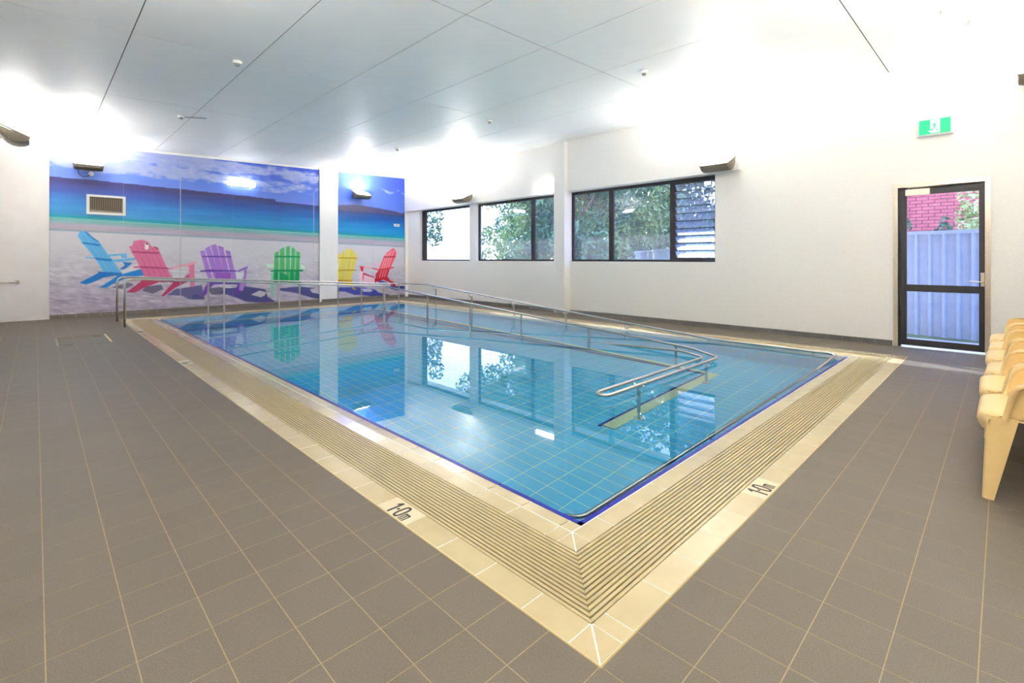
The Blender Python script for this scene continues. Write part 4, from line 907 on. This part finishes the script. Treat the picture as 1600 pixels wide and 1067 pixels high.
    for k in range(n - 1):
        B.f += [((R - 1) * n + k, (R - 1) * n + k + 1, off + (R - 1) * n + n - 2 - k, off + (R - 1) * n + n - 1 - k)]; B.fm += [0]
    B.build('backrest', chair_m, root, smooth=True)
CH = [2.555, 3.205, 3.855, 4.505, 5.155, 5.805]
LB = ['nearest beige plastic armchair of the row by the door, cut by the picture edge', 'second beige plastic armchair of the row, right behind the nearest one',
      'third beige plastic armchair from the camera in the row', 'fourth beige plastic armchair, third from the door end of the row', 'fifth beige plastic armchair, next to last before the door', 'farthest beige plastic armchair of the row, closest to the door']
c0 = thing('plastic_chair', LB[0], 'chair', (0, 0, 0), 'beige plastic chairs in a row', local=True)
chair_mesh_parts(c0)
for k, x_ in enumerate(CH):
    c = c0 if k == 0 else copy_tree(c0)
    c.location = (x_, -.775 + [0, .012, -.004, .008, 0, .004][k], 0); c.rotation_euler = (0, 0, [0, .02, -.015, .01, -.01, .0][k]); c['label'] = LB[k]

# ================================================================ OUTSIDE
gnd = noise_mat('pale_concrete_path', srgb(196, 192, 186), srgb(176, 172, 166), 6, .8)
lawn = MB().box((9.2, -12, -.35), (90, 90, -.09)).build('lawn', noise_mat('grass_green', srgb(60, 84, 44), srgb(96, 116, 66), 2, .9)); tag(lawn, 'green lawn beyond the metal fence', 'lawn', kind='structure')
gp = MB().box((W + TH, -12, -.35), (9.2, 90, -.08)).build('ground', gnd); tag(gp, 'pale concrete yard outside the door and windows', 'ground', kind='structure')
fence_m = noise_mat('blue_grey_steel_sheet', srgb(150, 158, 172), srgb(142, 150, 166), 8, .45)
def fence(label, A, B, zt, n):
    t = thing('metal_fence', label, 'fence', (A[0], A[1], -.08)); A = Vector(A); B = Vector(B); d = (B - A); Ln = d.length; u = d.normalized(); nn = Vector((-u.y, u.x))
    per = Ln / n
    for i in range(n):
        rib = per / 4; pts_ = []
        s_ = 0
        for k in range(4):
            b0 = i * per + k * rib
            for f_, o_ in ((0.0, 0), (.62, 0), (.70, .045), (.90, .045), (.98, 0)): pts_.append((b0 + f_ * rib, o_))
        pts_.append((i * per + per, 0))
        fr_ = [(A.x + u.x * s + nn.x * o, A.y + u.y * s + nn.y * o) for s, o in pts_]
        m = MB(); m.grid([[(x_, y_, -.08) for x_, y_ in fr_], [(x_, y_, zt - .03) for x_, y_ in fr_]])
        fb_ = [(x_ - nn.x * .004, y_ - nn.y * .004) for x_, y_ in fr_]; m.grid([[(x_, y_, zt - .03) for x_, y_ in fb_], [(x_, y_, -.08) for x_, y_ in fb_]])
        m.build('panel', fence_m, t)
    def barr(z0, z1, w_):
        q = [A + nn * w_, B + nn * w_, B - nn * w_, A - nn * w_]; MB().prism([(p.x, p.y, z0) for p in q], [(p.x, p.y, z1) for p in q]).build('rail', fence_m, t)
    barr(zt - .06, zt, .055)
fence('blue-grey corrugated metal fence facing the glass door', (9.25, -2.6), (9.75, .95), 1.70, 5)
fence('blue-grey corrugated metal fence running off behind the trees outside the windows', (9.80, .97), (70.0, 52.7), 1.72, 44)
# brick house behind the fence
brick_m = noise_mat('red_brick', srgb(178, 78, 84), srgb(200, 98, 100), 5, .8, cell=(1, .24, .10)); mort = new_mat('dark_mortar', srgb(84, 52, 70), .9)
bh = thing('brick_house', 'red brick house wall rising behind the metal fence', 'house', (15.2, .5, -.08))
MB().box((15.03, -5, -.08), (18, 4.2, 5.6)).build('wall_core', mort, bh)
bm_ = MB()
for r_ in range(56):
    z0 = 0.4 + r_ * .086; y_ = -4.9 + (.12 if r_ % 2 else 0)
    while y_ < 4.0: bm_.box((15.0, y_ + .006, z0 + .006), (15.03, y_ + .234, z0 + .080)); y_ += .24
bm_.build('brick', brick_m, bh)['kind'] = 'stuff'
rf = MB().prism([(14.5, -5.4, 5.6), (18.4, -5.4, 5.6), (18.4, 4.6, 5.6), (14.5, 4.6, 5.6)], [(16.2, -4.6, 6.9), (16.6, -4.6, 6.9), (16.6, 3.8, 6.9), (16.2, 3.8, 6.9)]).build('roof', new_mat('dark_roof_tile', srgb(80, 70, 68), .8), bh)

leafs = {}
def leaf_mat(nm, a, b):
    m = noise_mat(nm, a, b, 1.6, .45, detail=3, lo=.35, hi=.65); return m
LM1 = leaf_mat('olive_leaf', srgb(70, 104, 60), srgb(150, 168, 96)); LM2 = leaf_mat('deep_green_leaf', srgb(44, 82, 60), srgb(92, 130, 84)); LM3 = leaf_mat('yellow_green_leaf', srgb(150, 168, 80), srgb(206, 210, 140))
bark = noise_mat('brown_bark', srgb(92, 74, 60), srgb(128, 108, 90), 12, .8)
def crown(nm, blobs, nleaf, size, mat, parent, seed):
    r = np.random.RandomState(seed); P = []
    vol = np.array([b[3] * b[4] * b[5] for b in blobs]); pr = vol / vol.sum()
    idx = r.choice(len(blobs), nleaf, p=pr); B_ = np.array(blobs)[idx]
    d = r.normal(size=(nleaf, 3)); d /= np.linalg.norm(d, axis=1)[:, None]; rad = r.uniform(.35, 1, nleaf) ** .5
    c = B_[:, :3] + d * B_[:, 3:6] * rad[:, None]
    a = r.normal(size=(nleaf, 3)); a /= np.linalg.norm(a, axis=1)[:, None]; b = r.normal(size=(nleaf, 3)); b -= a * (a * b).sum(1)[:, None]; b /= np.linalg.norm(b, axis=1)[:, None]
    s = size * r.uniform(.6, 1.3, nleaf)[:, None]
    v = np.stack([c - a * s, c + b * s * .38, c + a * s, c - b * s * .38], 1).reshape(-1, 3)
    me = bpy.data.meshes.new(nm); me.vertices.add(len(v)); me.vertices.foreach_set('co', v.ravel())
    me.loops.add(len(v)); me.loops.foreach_set('vertex_index', np.arange(len(v))); me.polygons.add(nleaf); me.polygons.foreach_set('loop_start', np.arange(0, len(v), 4)); me.update(calc_edges=True)
    me.materials.append(mat); o = bpy.data.objects.new(nm, me); COL.objects.link(o); put_under(o, parent); o['kind'] = 'stuff'; return o
def tree(label, x, y, h, blobs, n, size, mat, seed, cat='tree', name='leafy_tree', trunk=.12):
    t = thing(name, label, cat, (x, y, -.08), 'trees and shrubs outside')
    if trunk:
        rr = random.Random(seed); m = MB(); m.tube([(x, y, -.08), (x + .1, y + .05, h * .35), (x - .05, y + .15, h * .7)], trunk, 8, radii=[trunk, trunk * .8, trunk * .4])
        for k in range(5):
            b = blobs[k % len(blobs)]; m.tube([(x + .05, y + .05, h * (.3 + .06 * k)), ((x + b[0]) / 2, (y + b[1]) / 2, h * .5), (b[0], b[1], b[2])], trunk * .4, 6, radii=[trunk * .5, trunk * .35, trunk * .12])
        m.build('trunk', bark, t, smooth=True)
    crown('foliage', blobs, n, size, mat, t, seed); return t
def blobs_for(x, y, h, w, n, seed, low=.25):
    r = random.Random(seed); return [(x + r.uniform(-w, w), y + r.uniform(-w, w), h * r.uniform(low, .95), w * r.uniform(.25, .5), w * r.uniform(.25, .5), h * r.uniform(.08, .18)) for _ in range(n)]
for k, (x, y, h, w, nb, n, sz, mat, lab) in enumerate([
    (8.95, 14.8, 3.5, .95, 18, 4200, .085, LM2, 'dark thin-leaved tree at the left of the first window, white sky beside it'),
    (13.5, 13.6, 7.0, 1.8, 30, 15000, .11, LM1, 'sunlit leafy tree filling the left of the second window'),
    (12.8, 10.4, 7.0, 1.8, 30, 15000, .11, LM2, 'dense green tree behind the right of the second window'),
    (16.0, 11.4, 8.0, 2.3, 34, 17000, .12, LM1, 'olive leafy tree outside the left pane of the third window'),
    (37, 21.8, 14.0, 3.8, 44, 20000, .24, LM2, 'tall green tree behind the fence in the middle of the third window'),
    (28.1, 12.2, 11.0, 3.3, 48, 22000, .19, LM2, 'tall dark tree behind the fence, seen through the louvre blades of the third window'),
    (19.0, 15.3, 7.5, 2.0, 30, 9000, .15, LM2, 'bushy green tree added for shade just behind the left pane tree of the third window'),  # this tree and the three after it are added to shade the fence
    (23.0, 16.6, 8.0, 2.1, 30, 9000, .17, LM1, 'farther olive tree added for shade behind the middle pane of the third window'),
    (29.5, 28.0, 6.5, 2.6, 30, 9000, .20, LM2, 'rounded distant tree added for shade behind the column between the windows'),
    (35.5, 31.5, 7.0, 2.8, 30, 9000, .22, LM1, 'pale distant tree added for shade behind the left pane of the third window')]):
    tree(lab, x, y, h, blobs_for(x, y, h, w, nb, 60 + k, low=(.16 if x < 20 else .12)), n, sz, mat, 90 + k)
for k, (x, y, h, w, nb, n, sz, mat, lab) in enumerate([
    (11.2, -.55, 2.45, .40, 8, 700, .07, LM3, 'pale yellow-green shrub behind the fence at the right of the door glass'),
    (11.0, .15, 1.95, .38, 6, 420, .06, LM2, 'low dark green shrub showing over the fence in the middle of the door'),
    (10.8, .85, 2.05, .38, 7, 500, .06, LM2, 'dark green shrub showing over the fence at the left of the door')]):
    tree(lab, x, y, h, blobs_for(x, y, h, w, nb, 30 + k, low=.6), n, sz, mat, 50 + k, 'shrub', 'garden_shrub', trunk=.03)

# unseen roof overhang, added with its slot to cut the sun to thin lines
ev = MB(); zE = 3.10
ev.box((W + TH, -6, zE), (8.465, 24, zE + .05)); ev.box((8.515, -6, zE), (8.834, 24, zE + .05)); ev.box((W + .1, -6, zE + .25), (W + TH, 24, zE + .3))
eo = ev.build('added_sun_eave', white_wall); struct(eo)
pr_ = MB().box((W + TH, .46, -.35), (8.17, .62, zE)).build('added_sun_fin', white_wall); struct(pr_)  # unseen fin, added only to keep the sun off the door
